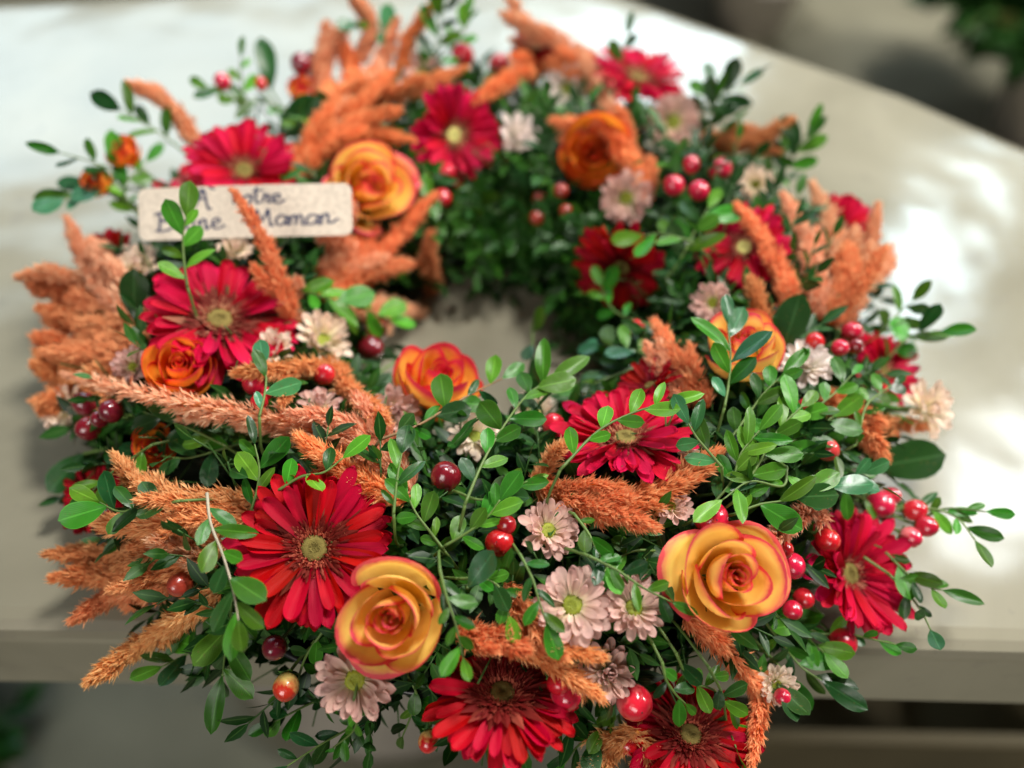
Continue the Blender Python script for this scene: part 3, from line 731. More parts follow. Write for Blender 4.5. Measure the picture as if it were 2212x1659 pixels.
for a in [
 (1236, 1308, 165, .02, .12, 'mauve', 'mauve chrysanthemum with green centre, left one of the pair below the centre leaves', .26, True),
 (1368, 1315, 145, .18, .30, 'mauve', 'mauve chrysanthemum with green centre, right one of the pair by the big open rose', .26, True),
 (768, 1468, 168, -.12, -.12, 'mauve', 'mauve chrysanthemum directly under the front yellow-orange rose', .3, True),
 (1308, 1452, 130, .25, -.10, 'mauve', 'dense mauve chrysanthemum without visible centre beside the front gerbera', .35, False),
 (1182, 1148, 135, .35, .30, 'mauve', 'mauve chrysanthemum with cream inner petals right of the centre berries', .4, True),
 (697, 737, 128, .25, .45, 'cream', 'cream and mauve chrysanthemum right of the wide crimson gerbera', .5, True),
 (590, 765, 105, -.20, .60, 'cream', 'cream chrysanthemum touching the lower right petals of the wide crimson gerbera', .5, True),
 (847, 888, 120, .30, .05, 'mauve', 'mauve chrysanthemum seen sideways, left of the red-rimmed rose', .5, False),
 (1025, 945, 115, .10, .50, 'cream', 'cream chrysanthemum under the centre leaf sprigs', .45, True),
 (1155, 892, 95, .0, .50, 'cream', 'cream chrysanthemum mostly hidden by leaves near the inner edge', .5, True),
 (690, 882, 95, .0, .75, 'mauve', 'pale chrysanthemum just above the long peach plume', .4, False),
 (1226, 193, 118, .05, .30, 'white', 'blush white chrysanthemum with green centre at the top of the ring', .4, True),
 (1110, 295, 108, .60, .05, 'white', 'blush white chrysanthemum turned sideways beside the back gerbera', .5, False),
 (1452, 265, 125, .20, .20, 'mauve', 'blurred mauve chrysanthemum below the flat lying gerbera at the back', .3, True),
 (1352, 428, 115, .05, .05, 'mauve', 'shaded mauve chrysanthemum below the blurred orange rose', .3, True),
 (1742, 795, 125, .05, .72, 'white', 'blush white chrysanthemum at the right, below the red berries', .4, False),
 (1998, 885, 125, .70, .15, 'cream', 'cream chrysanthemum hanging out at the right edge of the ring', .4, False),
 (1632, 400, 85, .0, .30, 'cream', 'small cream chrysanthemum above the back right gerbera', .5, True),
 (510, 545, 85, .0, .60, 'cream', 'small cream chrysanthemum below the note card', .6, False),
 (300, 582, 105, -.20, .60, 'cream', 'cream chrysanthemum between peach plumes, left of the note card', .6, False),
 (1542, 655, 95, -.30, .20, 'mauve', 'brownish mauve chrysanthemum in the shade on the inner right side', .4, True),
 (290, 795, 95, -.35, .40, 'mauve', 'mauve chrysanthemum behind the rose under the long plume', .5, True),
 (148, 882, 110, -.70, .15, 'cream', 'cream chrysanthemum facing outwards at the left edge of the ring', .5, True),
 (1492, 982, 65, .40, .40, 'cream', 'tiny cream chrysanthemum at the right tip of the low crimson gerbera', .5, False),
 (1448, 1095, 95, .10, .35, 'mauve', 'mauve chrysanthemum under the tip of the wide orange plume', .5, True),
 (1770, 520, 70, .10, .50, 'white', 'small blush chrysanthemum between the tall orange plumes', .5, False),
 (915, 162, 95, .0, .50, 'mauve', 'blurred pale chrysanthemum at the back above the gerbera', .3, True),
 (1675, 1478, 90, .45, -.20, 'cream', 'cream chrysanthemum at the lower right beside the drooping plume', .4, True),
]: mum(*a[:6], a[6], openn=a[7], disc=a[8], lift=.016 if a[0] not in (768, 1236, 1368) else .024, hop=.9)

for lab, it in [
 ('pair of glossy red berries just left of centre above the mum pair', [(1079, 1172, 64, 'red'), (1094, 1134, 44, 'red')]),
 ('single dark maroon berry under a bright leaf at the centre', [(963, 1029, 68, 'maroon')]),
 ('large glossy red berry on top of the big open rose', [(1536, 1120, 76, 'red')]),
 ('large pink-red berry hanging at the front right of the front gerbera', [(1370, 1517, 80, 'pink')]),
 ('small red berry below the large pink one at the bottom edge', [(1356, 1606, 48, 'red')]),
 ('pair of pink-red berries lying on the right petals of the front gerbera', [(1222, 1502, 70, 'pink'), (1206, 1476, 52, 'red')]),
 ('half yellow half red berry at the lower left of the front flowers', [(618, 1484, 58, 'two')]),
 ('dusky red berry under the drooping petals of the largest gerbera', [(593, 1399, 56, 'maroon')]),
 ('single red berry below the cream and mauve chrysanthemum', [(701, 809, 46, 'red')]),
 ('red berries behind the single blue-green leaf at the left', [(548, 828, 50, 'red'), (560, 868, 40, 'red'), (575, 850, 30, 'red')]),
 ('cluster of dark maroon berries at the left rim under the long plume', [(182, 872, 52, 'maroon'), (240, 888, 54, 'maroon'), (192, 925, 54, 'maroon'), (216, 905, 40, 'maroon')]),
 ('brownish berry in the orange plumes at the lower left', [(388, 1263, 54, 'brown')]),
 ('two dark red berries right of the big open rose', [(1711, 1222, 58, 'red'), (1692, 1188, 44, 'red')]),
 ('single red berry at the upper left petals of the right gerbera', [(1788, 1166, 54, 'red')]),
 ('two red berries low on the right side of the big open rose', [(1736, 1293, 46, 'red'), (1712, 1318, 44, 'red')]),
 ('pair of red berries above the right gerbera', [(1902, 1090, 62, 'red'), (1924, 1072, 42, 'red')]),
 ('three red berries at the right rim of the wreath', [(1977, 1102, 48, 'red'), (2002, 1137, 46, 'red'), (1968, 1160, 46, 'pink')]),
 ('dark red berry below the right gerbera', [(1820, 1386, 62, 'red')]),
 ('half ripe red berry among the right hand leaves', [(1742, 880, 44, 'red')]),
 ('peach coloured berry among the right hand leaves', [(1788, 972, 50, 'peach')]),
 ('four red berries at the right, above the blush white chrysanthemum', [(1760, 738, 42, 'red'), (1815, 751, 38, 'red'), (1840, 717, 44, 'red'), (1848, 748, 34, 'maroon')]),
 ('pink berry left of the low crimson gerbera', [(1196, 918, 52, 'pink')]),
 ('four blurred red berries at the back right of the ring', [(1456, 400, 46, 'red'), (1510, 412, 46, 'red'), (1555, 365, 50, 'red'), (1494, 355, 38, 'red')]),
 ('red berry left of the gerbera behind the note card', [(411, 379, 50, 'red')]),
 ('red berries behind the upper left corner of the note card', [(385, 405, 34, 'pink'), (345, 404, 30, 'red')]),
 ('three blurred red berries below the back gerbera', [(897, 405, 34, 'red'), (955, 428, 42, 'red'), (967, 370, 36, 'pink')]),
 ('left of the two single berries on the upper left rim', [(480, 176, 36, 'red')]),
 ('right of the two single berries on the upper left rim', [(563, 181, 28, 'red')]),
 ('dark red berries at the top left beside the tall dark leaf', [(650, 138, 46, 'maroon'), (675, 130, 34, 'maroon')]),
 ('small pink berry at the upper left in front of peach plumes', [(668, 212, 36, 'pink')]),
 ('two blurred red berries at the top of the ring', [(1000, 120, 50, 'red'), (1078, 140, 46, 'red')]),
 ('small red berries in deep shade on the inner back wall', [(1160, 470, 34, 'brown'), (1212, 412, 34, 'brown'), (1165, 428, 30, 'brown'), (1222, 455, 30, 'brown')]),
 ('small red berry on the inner right wall near the hole', [(1375, 710, 40, 'red')]),
 ('dark maroon berries in shade at the inner left edge', [(800, 752, 56, 'maroon'), (815, 715, 44, 'brown')]),
 ('unripe greenish red berry under the front gerbera', [(925, 1602, 46, 'two')]),
 ('red berry showing at the lower right behind leaves', [(1690, 1505, 36, 'red')]),
]: berries(lab, it, hop=.9)

# plumes: tone, points from base to tip, width at base, width towards the tip, side tufts, label
for tone, pts, w0, w1, lobes, lab in [
 ('peach', [(885, 1075), (800, 985), (660, 925), (500, 890), (300, 850), (140, 808)], 95, 30, 5, 'longest peach plume lying across the left front, tip at the left edge'),
 ('peach', [(890, 1060), (820, 960), (730, 910), (640, 893)], 62, 26, 3, 'short peach branch lying on the upper side of the longest plume'),
 ('orange', [(880, 1080), (800, 1050), (720, 1000), (650, 950)], 60, 34, 3, 'orange plume under the base of the longest peach plume'),
 ('gold', [(480, 1275), (400, 1330), (300, 1395), (198, 1468)], 52, 38, 2, 'golden plume reaching down over the front table edge at the lower left'),
 ('gold', [(560, 1080), (460, 1082), (370, 1072), (300, 1045), (255, 992)], 56, 26, 2, 'golden curved plume below the black gap at the left'),
 ('rust', [(540, 1110), (440, 1120), (330, 1140), (210, 1130)], 80, 50, 4, 'rust plume behind the leaf sprig at the lower left'),
 ('rust', [(500, 1170), (380, 1175), (240, 1195), (112, 1198)], 76, 40, 4, 'rust plume pointing left, upper one of the lower left fan'),
 ('rust', [(470, 1200), (370, 1230), (250, 1240), (125, 1248)], 84, 46, 4, 'rust plume pointing left, middle one of the lower left fan'),
 ('rust', [(440, 1200), (350, 1260), (250, 1285), (165, 1335)], 80, 30, 3, 'rust plume pointing down left, lowest one of the lower left fan'),
 ('peach', [(460, 1225), (420, 1200), (380, 1180), (340, 1172)], 36, 20, 1, 'small peach tip left of the hanging leaf sprig'),
 ('peach', [(310, 680), (250, 640), (190, 570), (148, 480)], 84, 28, 4, 'peach plume pointing up at the left edge beside the card'),
 ('peach', [(310, 670), (220, 630), (130, 605), (48, 598)], 80, 30, 4, 'peach plume pointing left at the left edge, just below the upright one'),
 ('rust', [(300, 700), (220, 665), (150, 640), (75, 618)], 70, 40, 3, 'rust plume in the shade under the left pointing peach plume'),
 ('rust', [(320, 740), (230, 715), (160, 700), (95, 670)], 84, 50, 3, 'dull rust plume at the left rim, third from the top'),
 ('rust', [(320, 790), (220, 760), (150, 755), (85, 730)], 90, 56, 3, 'dull rust plume at the left rim, fourth from the top'),
 ('rust', [(280, 830), (200, 810), (140, 810), (85, 790)], 80, 50, 3, 'dull rust plume at the left rim right above the longest plume'),
 ('rust', [(250, 870), (180, 850), (130, 860), (100, 880)], 60, 40, 2, 'dull rust plume hanging at the left rim above the maroon berries'),
 ('orange', [(630, 690), (605, 620), (575, 530), (510, 422)], 44, 18, 2, 'upright orange plume in front of the note card'),
 ('peach', [(650, 700), (622, 660), (632, 630), (640, 612)], 44, 20, 1, 'short orange tuft at the right petals of the wide crimson gerbera'),
 ('orange', [(700, 650), (770, 590), (860, 510), (935, 425)], 76, 26, 4, 'orange plume pointing up right from below the card'),
 ('orange', [(690, 640), (750, 590), (810, 580), (880, 572)], 90, 30, 4, 'orange plume pointing right from below the card'),
 ('peach', [(680, 590), (720, 560), (740, 530), (700, 515)], 80, 50, 3, 'orange plume directly below the right half of the card'),
 ('peach', [(730, 660), (800, 665), (860, 668), (928, 678)], 56, 24, 2, 'pale peach plume tip hanging over the hole from the left'),
 ('gold', [(760, 810), (690, 795), (600, 798), (515, 806)], 44, 20, 2, 'thin golden plume below the small chrysanthemums at the left'),
 ('gold', [(700, 795), (740, 830), (790, 872), (830, 905)], 42, 28, 2, 'golden plume going down right from the single red berry'),
 ('rust', [(615, 790), (618, 810), (620, 835), (612, 868)], 26, 14, 0, 'little rust tip hanging between red berries at the left'),
 ('peach', [(700, 330), (760, 230), (820, 140), (855, 50)], 90, 30, 4, 'peach plume pointing up at the upper left'),
 ('orange', [(660, 340), (720, 250), (760, 160), (730, 80)], 100, 40, 4, 'broad orange plume at the upper left behind the peach one'),
 ('peach', [(640, 260), (690, 180), (700, 120), (745, 60)], 80, 36, 3, 'leftmost blurred peach plume of the upper left bunch'),
 ('orange', [(700, 260), (800, 220), (900, 190), (1000, 150)], 76, 26, 4, 'orange plume pointing right towards the back gerbera'),
 ('orange', [(640, 350), (720, 300), (790, 290), (882, 300)], 80, 24, 4, 'orange plume lying over the rose at the end of the note card'),
 ('orange', [(620, 380), (680, 330), (740, 290), (800, 250)], 84, 34, 4, 'orange plume right behind the gerbera that stands behind the card'),
 ('peach', [(770, 140), (800, 70), (790, 30), (760, -10)], 40, 24, 1, 'thin peach plume at the top edge, left part'),
 ('orange', [(860, 160), (880, 100), (900, 60), (925, 20)], 36, 18, 1, 'thin orange plume at the top edge, behind the green leaves'),
 ('peach', [(425, 318), (395, 265), (345, 210), (285, 184)], 42, 26, 1, 'single curved peach plume standing at the upper left rim'),
 ('peach', [(1320, 260), (1290, 160), (1210, 95), (1140, 60), (1092, -15)], 90, 30, 4, 'longest blurred plume at the top, curving out of the picture'),
 ('orange', [(1200, 130), (1150, 145), (1090, 175), (1030, 215)], 56, 30, 3, 'orange plume between the top berries and the white chrysanthemum'),
 ('orange', [(1340, 190), (1290, 170), (1230, 150), (1180, 130)], 60, 30, 2, 'orange plume under the longest blurred plume at the top'),
 ('orange', [(1150, 1030), (1250, 1085), (1380, 1072), (1480, 1035), (1550, 980)], 84, 46, 6, 'wide bright orange plume in front of the low crimson gerbera'),
 ('orange', [(1170, 1050), (1260, 1090), (1330, 1110), (1408, 1137)], 60, 28, 3, 'orange plume branching down right under the wide bright one'),
 ('gold', [(1150, 1050), (1180, 1010), (1195, 985), (1210, 965)], 30, 16, 1, 'small golden tip at the left end of the wide bright orange plume'),
 ('gold', [(1010, 1390), (1110, 1388), (1200, 1440), (1290, 1500)], 50, 26, 3, 'golden plume lying down over the front gerbera'),
 ('gold', [(1040, 1370), (1130, 1385), (1210, 1400), (1292, 1418)], 44, 24, 2, 'golden plume pointing right above the front gerbera'),
 ('rust', [(1090, 1260), (1120, 1310), (1160, 1370), (1210, 1410)], 46, 30, 3, 'brownish plume left of the pair of mauve chrysanthemums'),
 ('orange', [(985, 1370), (1030, 1370), (1080, 1385), (1130, 1400)], 50, 34, 2, 'short orange tuft at the lower right of the front rose'),
 ('orange', [(1480, 1330), (1545, 1380), (1600, 1440), (1640, 1510), (1625, 1645)], 48, 34, 3, 'orange plume drooping at the lower right towards the bottom edge'),
 ('gold', [(1380, 1580), (1340, 1600), (1310, 1630), (1270, 1660)], 56, 40, 3, 'golden plume at the bottom edge left of the smallest front berry'),
 ('gold', [(1360, 1580), (1390, 1600), (1400, 1630), (1380, 1655)], 44, 20, 2, 'golden plume at the bottom edge under the smallest front berry'),
 ('peach', [(1770, 1070), (1740, 1105), (1700, 1135), (1660, 1172)], 42, 26, 2, 'small peach plume above the dark red berries right of the big rose'),
 ('orange', [(1530, 880), (1490, 820), (1460, 770), (1416, 700)], 62, 22, 3, 'orange plume pointing up left beside the pale peach rose'),
 ('peach', [(1490, 880), (1450, 830), (1445, 790), (1430, 740)], 56, 30, 3, 'peach plume behind the low crimson gerbera, beside the orange one'),
 ('orange', [(1770, 850), (1830, 890), (1870, 930), (1900, 978)], 64, 34, 3, 'orange plume among the berries at the right'),
 ('orange', [(1860, 920), (1900, 915), (1940, 915), (1985, 922)], 34, 18, 1, 'thin orange plume pointing right beside the outermost chrysanthemum'),
 ('orange', [(1710, 680), (1690, 600), (1660, 530), (1598, 450)], 46, 24, 2, 'leftmost of the tall blurred orange plumes at the right, leaning left'),
 ('peach', [(1770, 690), (1760, 600), (1740, 520), (1695, 425)], 62, 28, 3, 'second from the left of the tall blurred orange plumes'),
 ('peach', [(1810, 690), (1810, 600), (1800, 500), (1755, 400)], 84, 30, 4, 'widest tall blurred orange plume at the right'),
 ('peach', [(1810, 700), (1850, 620), (1875, 550), (1895, 450)], 76, 22, 4, 'rightmost tall blurred orange plume, with a thin upright tip'),
 ('orange', [(1790, 700), (1810, 650), (1830, 600), (1830, 540)], 84, 60, 3, 'thick orange plume at the foot of the tall blurred plumes'),
 ('rust', [(1650, 760), (1645, 700), (1640, 650), (1625, 610)], 40, 26, 1, 'shaded rust plume standing behind the pale peach rose'),
 ('rust', [(1500, 300), (1570, 310), (1640, 300), (1705, 262)], 50, 26, 2, 'rust orange plume lying at the upper right rim'),
 ('orange', [(1400, 430), (1360, 340), (1290, 290), (1200, 262)], 70, 40, 4, 'blurred orange plume over the deep orange rose'),
 ('orange', [(1390, 440), (1380, 380), (1350, 330), (1330, 290)], 54, 30, 2, 'blurred orange plume right of the deep orange rose'),
 ('rust', [(930, 640), (935, 600), (925, 560), (930, 510)], 36, 24, 1, 'dark rust plume in shade on the inner left back wall'),
]: plume(tone, pts, w0, w1, lab, lobes=lobes, hop=.9, lift=(.020, .062) if 'front of the note card' in lab else (.010, .030) if 'rim' in lab or 'fan' in lab else (.012, .034))

# leaf sprigs: tone, points from foot to tip, leaf length, number of leaves, label
for tone, pts, lf, n, lab, lift in [
 ('mid', [(447, 1065), (455, 1130), (482, 1200), (505, 1280), (515, 1340)], 92, 10, 'long leaf sprig hanging from a whitish twig left of the largest gerbera', (.040, .052)),
 ('mid', [(500, 1300), (495, 1360), (485, 1420), (480, 1470)], 96, 5, 'leaf sprig hanging over the table edge at the lower left', (.025, .030)),
 ('mid', [(390, 1082), (320, 1092), (260, 1105), (215, 1085)], 92, 7, 'leaf sprig spreading left over the rust plumes', (.035, .045)),
 ('mid', [(330, 960), (270, 1000), (230, 1030), (200, 1060)], 80, 4, 'leaf sprig at the left rim under the maroon berries', (.018, .030)),
 ('mid', [(820, 950), (900, 920), (960, 885), (1020, 850), (1085, 818)], 82, 9, 'leaf sprig on a brown twig rising right from the longest plume', (.036, .046)),
 ('mid', [(1004, 1090), (1046, 992), (1095, 910), (1142, 850), (1188, 822)], 96, 11, 'large leaf sprig crossing the centre of the wreath', (.038, .046)),
 ('light', [(1210, 1015), (1291, 932), (1372, 890), (1440, 872)], 74, 7, 'bent fresh green sprig lying on the low crimson gerbera', (.044, .050)),
 ('blue', [(1560, 1010), (1530, 975), (1505, 945), (1487, 915)], 86, 4, 'blue-green leaves left of the dense right hand greenery', (.036, .046)),
 ('blue', [(1565, 880), (1575, 820), (1578, 766), (1572, 700)], 96, 6, 'pale blue-green sprig standing in front of the peach rose', (.034, .046)),
 ('mid', [(1570, 960), (1620, 890), (1650, 850), (1690, 810)], 82, 8, 'leaf sprig right of the peach rose', (.028, .038)),
 ('light', [(1590, 1080), (1640, 1000), (1680, 930), (1730, 880)], 88, 9, 'bright leaf sprig in the middle of the right hand greenery', (.030, .040)),
 ('mid', [(1530, 1100), (1580, 1040), (1600, 980), (1640, 930)], 84, 8, 'leaf sprig just above the berry on the big open rose', (.028, .038)),
 ('mid', [(1590, 1110), (1640, 1090), (1700, 1080), (1740, 1060)], 96, 4, 'broad leaf sprig behind the big open rose', (.030, .036)),
 ('blue', [(1690, 1080), (1760, 1062), (1820, 1040), (1862, 1022)], 86, 7, 'blue-green sprig on a pale twig pointing right', (.028, .036)),
 ('mid', [(1780, 1020), (1830, 1060), (1870, 1080), (1900, 1110)], 72, 5, 'leaf sprig left of the pair of berries at the right', (.014, .022)),
 ('mid', [(1960, 1100), (2020, 1100), (2070, 1120), (2105, 1165)], 66, 5, 'blurred sprig sticking out at the right edge', (.020, .050)),
 ('light', [(1990, 1120), (2040, 1100), (2080, 1100), (2130, 1105)], 50, 3, 'pale blurred sprig reaching farthest right', (.020, .050)),
 ('mid', [(1900, 800), (1940, 750), (1980, 720), (2030, 715)], 72, 6, 'blurred leaf sprig sticking out at the right above the gerbera', (.016, .040)),
 ('mid', [(1900, 720), (1930, 690), (1950, 670), (1970, 650)], 60, 4, 'blurred leaves beside the base of the tall orange plumes', (.016, .035)),
 ('mid', [(950, 1230), (965, 1290), (985, 1350), (1000, 1420)], 72, 8, 'fresh sprig hanging over the right side of the front rose', (.040, .040)),
 ('mid', [(1125, 1200), (1150, 1250), (1165, 1300), (1180, 1345)], 78, 5, 'leaf sprig hanging left of the mauve chrysanthemum pair', (.034, .036)),
 ('mid', [(960, 1190), (930, 1150), (900, 1110), (880, 1070)], 76, 7, 'leaf sprig between the maroon berry and the largest gerbera', (.022, .032)),
 ('light', [(960, 1180), (1010, 1150), (1050, 1120), (1080, 1080)], 80, 7, 'bright leaf sprig left of the red berry pair', (.024, .034)),
 ('mid', [(980, 1060), (1040, 1080), (1090, 1060), (1140, 1040)], 78, 6, 'leaf sprig at the centre, under the large one', (.020, .030)),
 ('mid', [(990, 1250), (1040, 1250), (1080, 1270), (1100, 1330)], 74, 6, 'leaf sprig right of the front rose near a shiny wet leaf', (.020, .028)),
 ('mid', [(1240, 1110), (1270, 1150), (1290, 1190), (1310, 1225)], 66, 6, 'leaf sprig between the wide orange plume and the big open rose', (.024, .030)),
 ('mid', [(1270, 1200), (1330, 1230), (1390, 1270), (1450, 1300)], 66, 6, 'thin sprig lying across the right chrysanthemum of the pair', (.034, .036)),
 ('mid', [(1420, 1190), (1370, 1190), (1330, 1210), (1290, 1250)], 64, 5, 'leaf sprig left of the big open rose', (.010, .022)),
 ('dark', [(1460, 1410), (1490, 1470), (1540, 1490), (1600, 1530)], 80, 8, 'dark leaf sprig in front of the lower right gerbera', (.030, .034)),
 ('mid', [(1430, 1430), (1440, 1470), (1460, 1500), (1480, 1520)], 70, 4, 'bright little sprig right of the large pink berry', (.036, .038)),
 ('mid', [(1530, 1440), (1560, 1500), (1570, 1560), (1590, 1615)], 80, 6, 'leaf sprig hanging over the lower right gerbera', (.034, .036)),
 ('mid', [(1650, 1340), (1690, 1390), (1730, 1440), (1775, 1470)], 92, 7, 'leaf sprig pointing down right below the big open rose', (.022, .034)),
 ('light', [(1660, 1330), (1720, 1340), (1750, 1380), (1780, 1410)], 74, 5, 'bright leaf sprig below the two low berries', (.018, .030)),
 ('dark', [(1560, 1360), (1620, 1400), (1660, 1440), (1690, 1500)], 84, 7, 'dark leaf sprig behind the drooping orange plume', (.010, .018)),
 ('mid', [(1770, 1370), (1830, 1370), (1880, 1380), (1935, 1392)], 64, 4, 'thin sprig pointing right below the right gerbera', (.020, .036)),
 ('mid', [(1900, 1180), (1950, 1230), (1985, 1260), (2035, 1275)], 74, 6, 'blurred sprig right of the right gerbera', (.012, .036)),
 ('dark', [(1920, 1240), (1960, 1280), (1990, 1320), (2010, 1360)], 56, 4, 'blurred twig with small leaves pointing down at the right', (.012, .034)),
 ('mid', [(700, 1360), (660, 1420), (640, 1480), (620, 1520)], 66, 6, 'leaf sprig around the half yellow berry', (.010, .014)),
 ('dark', [(830, 1530), (760, 1570), (690, 1610), (620, 1655)], 74, 8, 'dark leaf sprig at the bottom, pointing down left', (.006, .016)),
 ('dark', [(720, 1500), (670, 1520), (620, 1545), (590, 1560)], 70, 5, 'dark leaf sprig under the mauve chrysanthemum at the lower left', (.002, .012)),
 ('light', [(765, 1510), (770, 1550), (762, 1580), (720, 1615)], 46, 5, 'tiny bright sprig hanging below the lower left chrysanthemum', (.032, .034)),
 ('dark', [(880, 1460), (900, 1500), (890, 1540), (870, 1590)], 70, 6, 'dark leaf sprig between chrysanthemum and front gerbera', (.006, .014)),
 ('mid', [(1270, 1560), (1300, 1580), (1250, 1610), (1220, 1650)], 70, 6, 'leaf sprig at the bottom right of the front gerbera', (.004, .014)),
 ('dark', [(1300, 1520), (1330, 1550), (1300, 1570), (1290, 1600)], 74, 5, 'dark leaf sprig left of the large pink berry', (.008, .012)),
 ('mid', [(470, 1380), (430, 1400), (390, 1420), (350, 1440)], 84, 4, 'leaf sprig crossing the golden plume over the table edge', (.014, .022)),
 ('blue', [(300, 410), (240, 400), (190, 410), (140, 430)], 74, 6, 'blue-green leaves at the left end of the note card', (.014, .040)),
 ('mid', [(300, 400), (250, 370), (200, 350), (130, 330)], 80, 5, 'dark green leaves farthest left behind the card', (.014, .046)),
 ('light', [(300, 470), (275, 430), (270, 400), (315, 350)], 58, 7, 'fresh green leaves just left of the note card', (.022, .034)),
 ('mid', [(400, 330), (350, 290), (310, 265), (262, 238)], 64, 6, 'leaf sprig below the single curved peach plume', (.014, .040)),
 ('light', [(405, 620), (398, 570), (395, 515), (402, 470)], 76, 6, 'fresh green sprig standing in front of the note card', (.044, .068)),
 ('light', [(630, 620), (690, 640), (760, 660), (840, 690)], 84, 9, 'fresh green sprig reaching from the wide gerbera towards the hole', (.026, .040)),
 ('mid', [(540, 1110), (555, 1060), (560, 1010), (550, 960)], 82, 5, 'four dark leaves on a thin twig above the largest gerbera', (.024, .036)),
 ('mid', [(600, 1060), (650, 1030), (700, 1020), (740, 990)], 74, 3, 'leaf pair at the upper rim of the largest gerbera', (.030, .036)),
 ('blue', [(560, 900), (570, 860), (575, 820), (570, 790)], 76, 3, 'blue-green leaves in front of the red berries at the left', (.034, .042)),
 ('dark', [(480, 960), (420, 930), (380, 915), (310, 890)], 84, 5, 'dark leaf sprig right under the longest peach plume', (.012, .018)),
 ('dark', [(560, 950), (480, 970), (400, 990), (320, 980)], 80, 6, 'dark drooping leaves above the black gap at the left', (.004, .010)),
 ('mid', [(850, 1110), (855, 1060), (860, 1020), (868, 980)], 78, 3, 'upright leaf at the base of the longest peach plume', (.032, .040)),
 ('mid', [(640, 240), (560, 220), (500, 210), (450, 190)], 62, 7, 'blurred leaf sprig under the two single berries', (.016, .036)),
 ('light', [(530, 240), (525, 200), (520, 160), (520, 125)], 50, 4, 'thin pale sprig between the two single berries', (.016, .050)),
 ('mid', [(930, 180), (940, 120), (950, 60), (960, 0)], 66, 8, 'blurred leaf sprig at the top edge of the picture', (.016, .050)),
 ('light', [(900, 160), (960, 120), (1000, 70), (1010, 30)], 56, 6, 'fresh blurred leaves at the top, left of the red berries', (.014, .042)),
 ('blue', [(860, 120), (830, 70), (800, 45), (770, 50)], 56, 5, 'blurred blue-green leaves at the top left', (.018, .046)),
 ('mid', [(1300, 200), (1330, 160), (1345, 120), (1355, 75)], 46, 4, 'tiny blurred twig behind the flat lying gerbera', (.012, .042)),
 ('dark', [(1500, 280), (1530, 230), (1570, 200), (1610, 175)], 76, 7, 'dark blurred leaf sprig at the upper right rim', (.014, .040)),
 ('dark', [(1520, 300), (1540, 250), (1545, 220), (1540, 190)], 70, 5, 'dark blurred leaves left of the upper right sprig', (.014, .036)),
 ('mid', [(1640, 400), (1690, 370), (1720, 330), (1745, 285)], 74, 8, 'blurred leaf sprig at the right end of the lying rust plume', (.014, .040)),
 ('mid', [(1600, 360), (1650, 350), (1690, 330), (1700, 300)], 70, 6, 'blurred leaves below the lying rust plume', (.010, .026)),
 ('mid', [(1440, 600), (1470, 560), (1500, 500), (1530, 450)], 84, 8, 'blurred leaf sprig left of the back right gerbera', (.022, .034)),
 ('light', [(1490, 520), (1450, 510), (1420, 505), (1390, 510)], 74, 3, 'pale leaf pair on top of the shaded gerbera', (.034, .040)),
 ('light', [(1400, 700), (1340, 680), (1310, 650), (1300, 620)], 72, 6, 'fresh leaves in front of the shaded gerbera', (.024, .034)),
 ('blue', [(1420, 790), (1380, 760), (1330, 750), (1290, 740)], 64, 7, 'blue-green leaves around the small berry near the hole', (.020, .030)),
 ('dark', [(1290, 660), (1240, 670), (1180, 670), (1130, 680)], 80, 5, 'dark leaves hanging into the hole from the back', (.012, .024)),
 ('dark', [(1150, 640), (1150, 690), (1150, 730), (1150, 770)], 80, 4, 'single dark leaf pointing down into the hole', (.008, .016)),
 ('mid', [(1040, 480), (1080, 530), (1110, 580), (1120, 640)], 80, 8, 'blurred leaf sprig on the inner back wall', (.002, .008)),
 ('mid', [(960, 460), (1020, 450), (1080, 460), (1130, 490)], 90, 7, 'blurred grassy leaves below the back gerbera', (.002, .010)),
 ('mid', [(960, 560), (980, 600), (1000, 640), (1060, 640)], 70, 6, 'blurred leaves low on the inner back wall', (.006, .014)),
 ('mid', [(870, 340), (900, 350), (925, 380), (930, 410)], 70, 6, 'blurred leaves between the card rose and the back gerbera', (.016, .026)),
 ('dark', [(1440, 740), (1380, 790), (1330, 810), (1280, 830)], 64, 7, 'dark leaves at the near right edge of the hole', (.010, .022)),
 ('mid', [(1150, 850), (1200, 840), (1240, 840), (1290, 850)], 62, 6, 'leaves along the near edge of the hole', (.016, .024)),
 ('mid', [(700, 220), (690, 240), (670, 250), (640, 262)], 60, 4, 'green leaves beside the small rose bud at the upper left', (.022, .030)),
 ('mid', [(1850, 960), (1870, 880), (1900, 850), (1930, 830)], 58, 6, 'leaves over the gerbera on the right rim', (.030, .038)),
 ('mid', [(1700, 830), (1720, 900), (1790, 860), (1840, 810)], 66, 7, 'leaf sprig in front of the blush white chrysanthemum', (.024, .034)),
 ('mid', [(1640, 1000), (1700, 960), (1760, 930), (1800, 900)], 78, 6, 'leaf sprig left of the half ripe berry', (.016, .026)),
 ('light', [(1700, 1010), (1690, 1050), (1620, 1040), (1560, 1080)], 82, 5, 'bright leaves in front of the blue-green sprig', (.030, .036)),
]:
    t = WOOD if 'brown twig' in lab else (PALE if 'whitish' in lab or 'pale twig' in lab else None)
    sprig(tone, pts, lf, n, lab, lift=lift, twig=t, hop=.9)
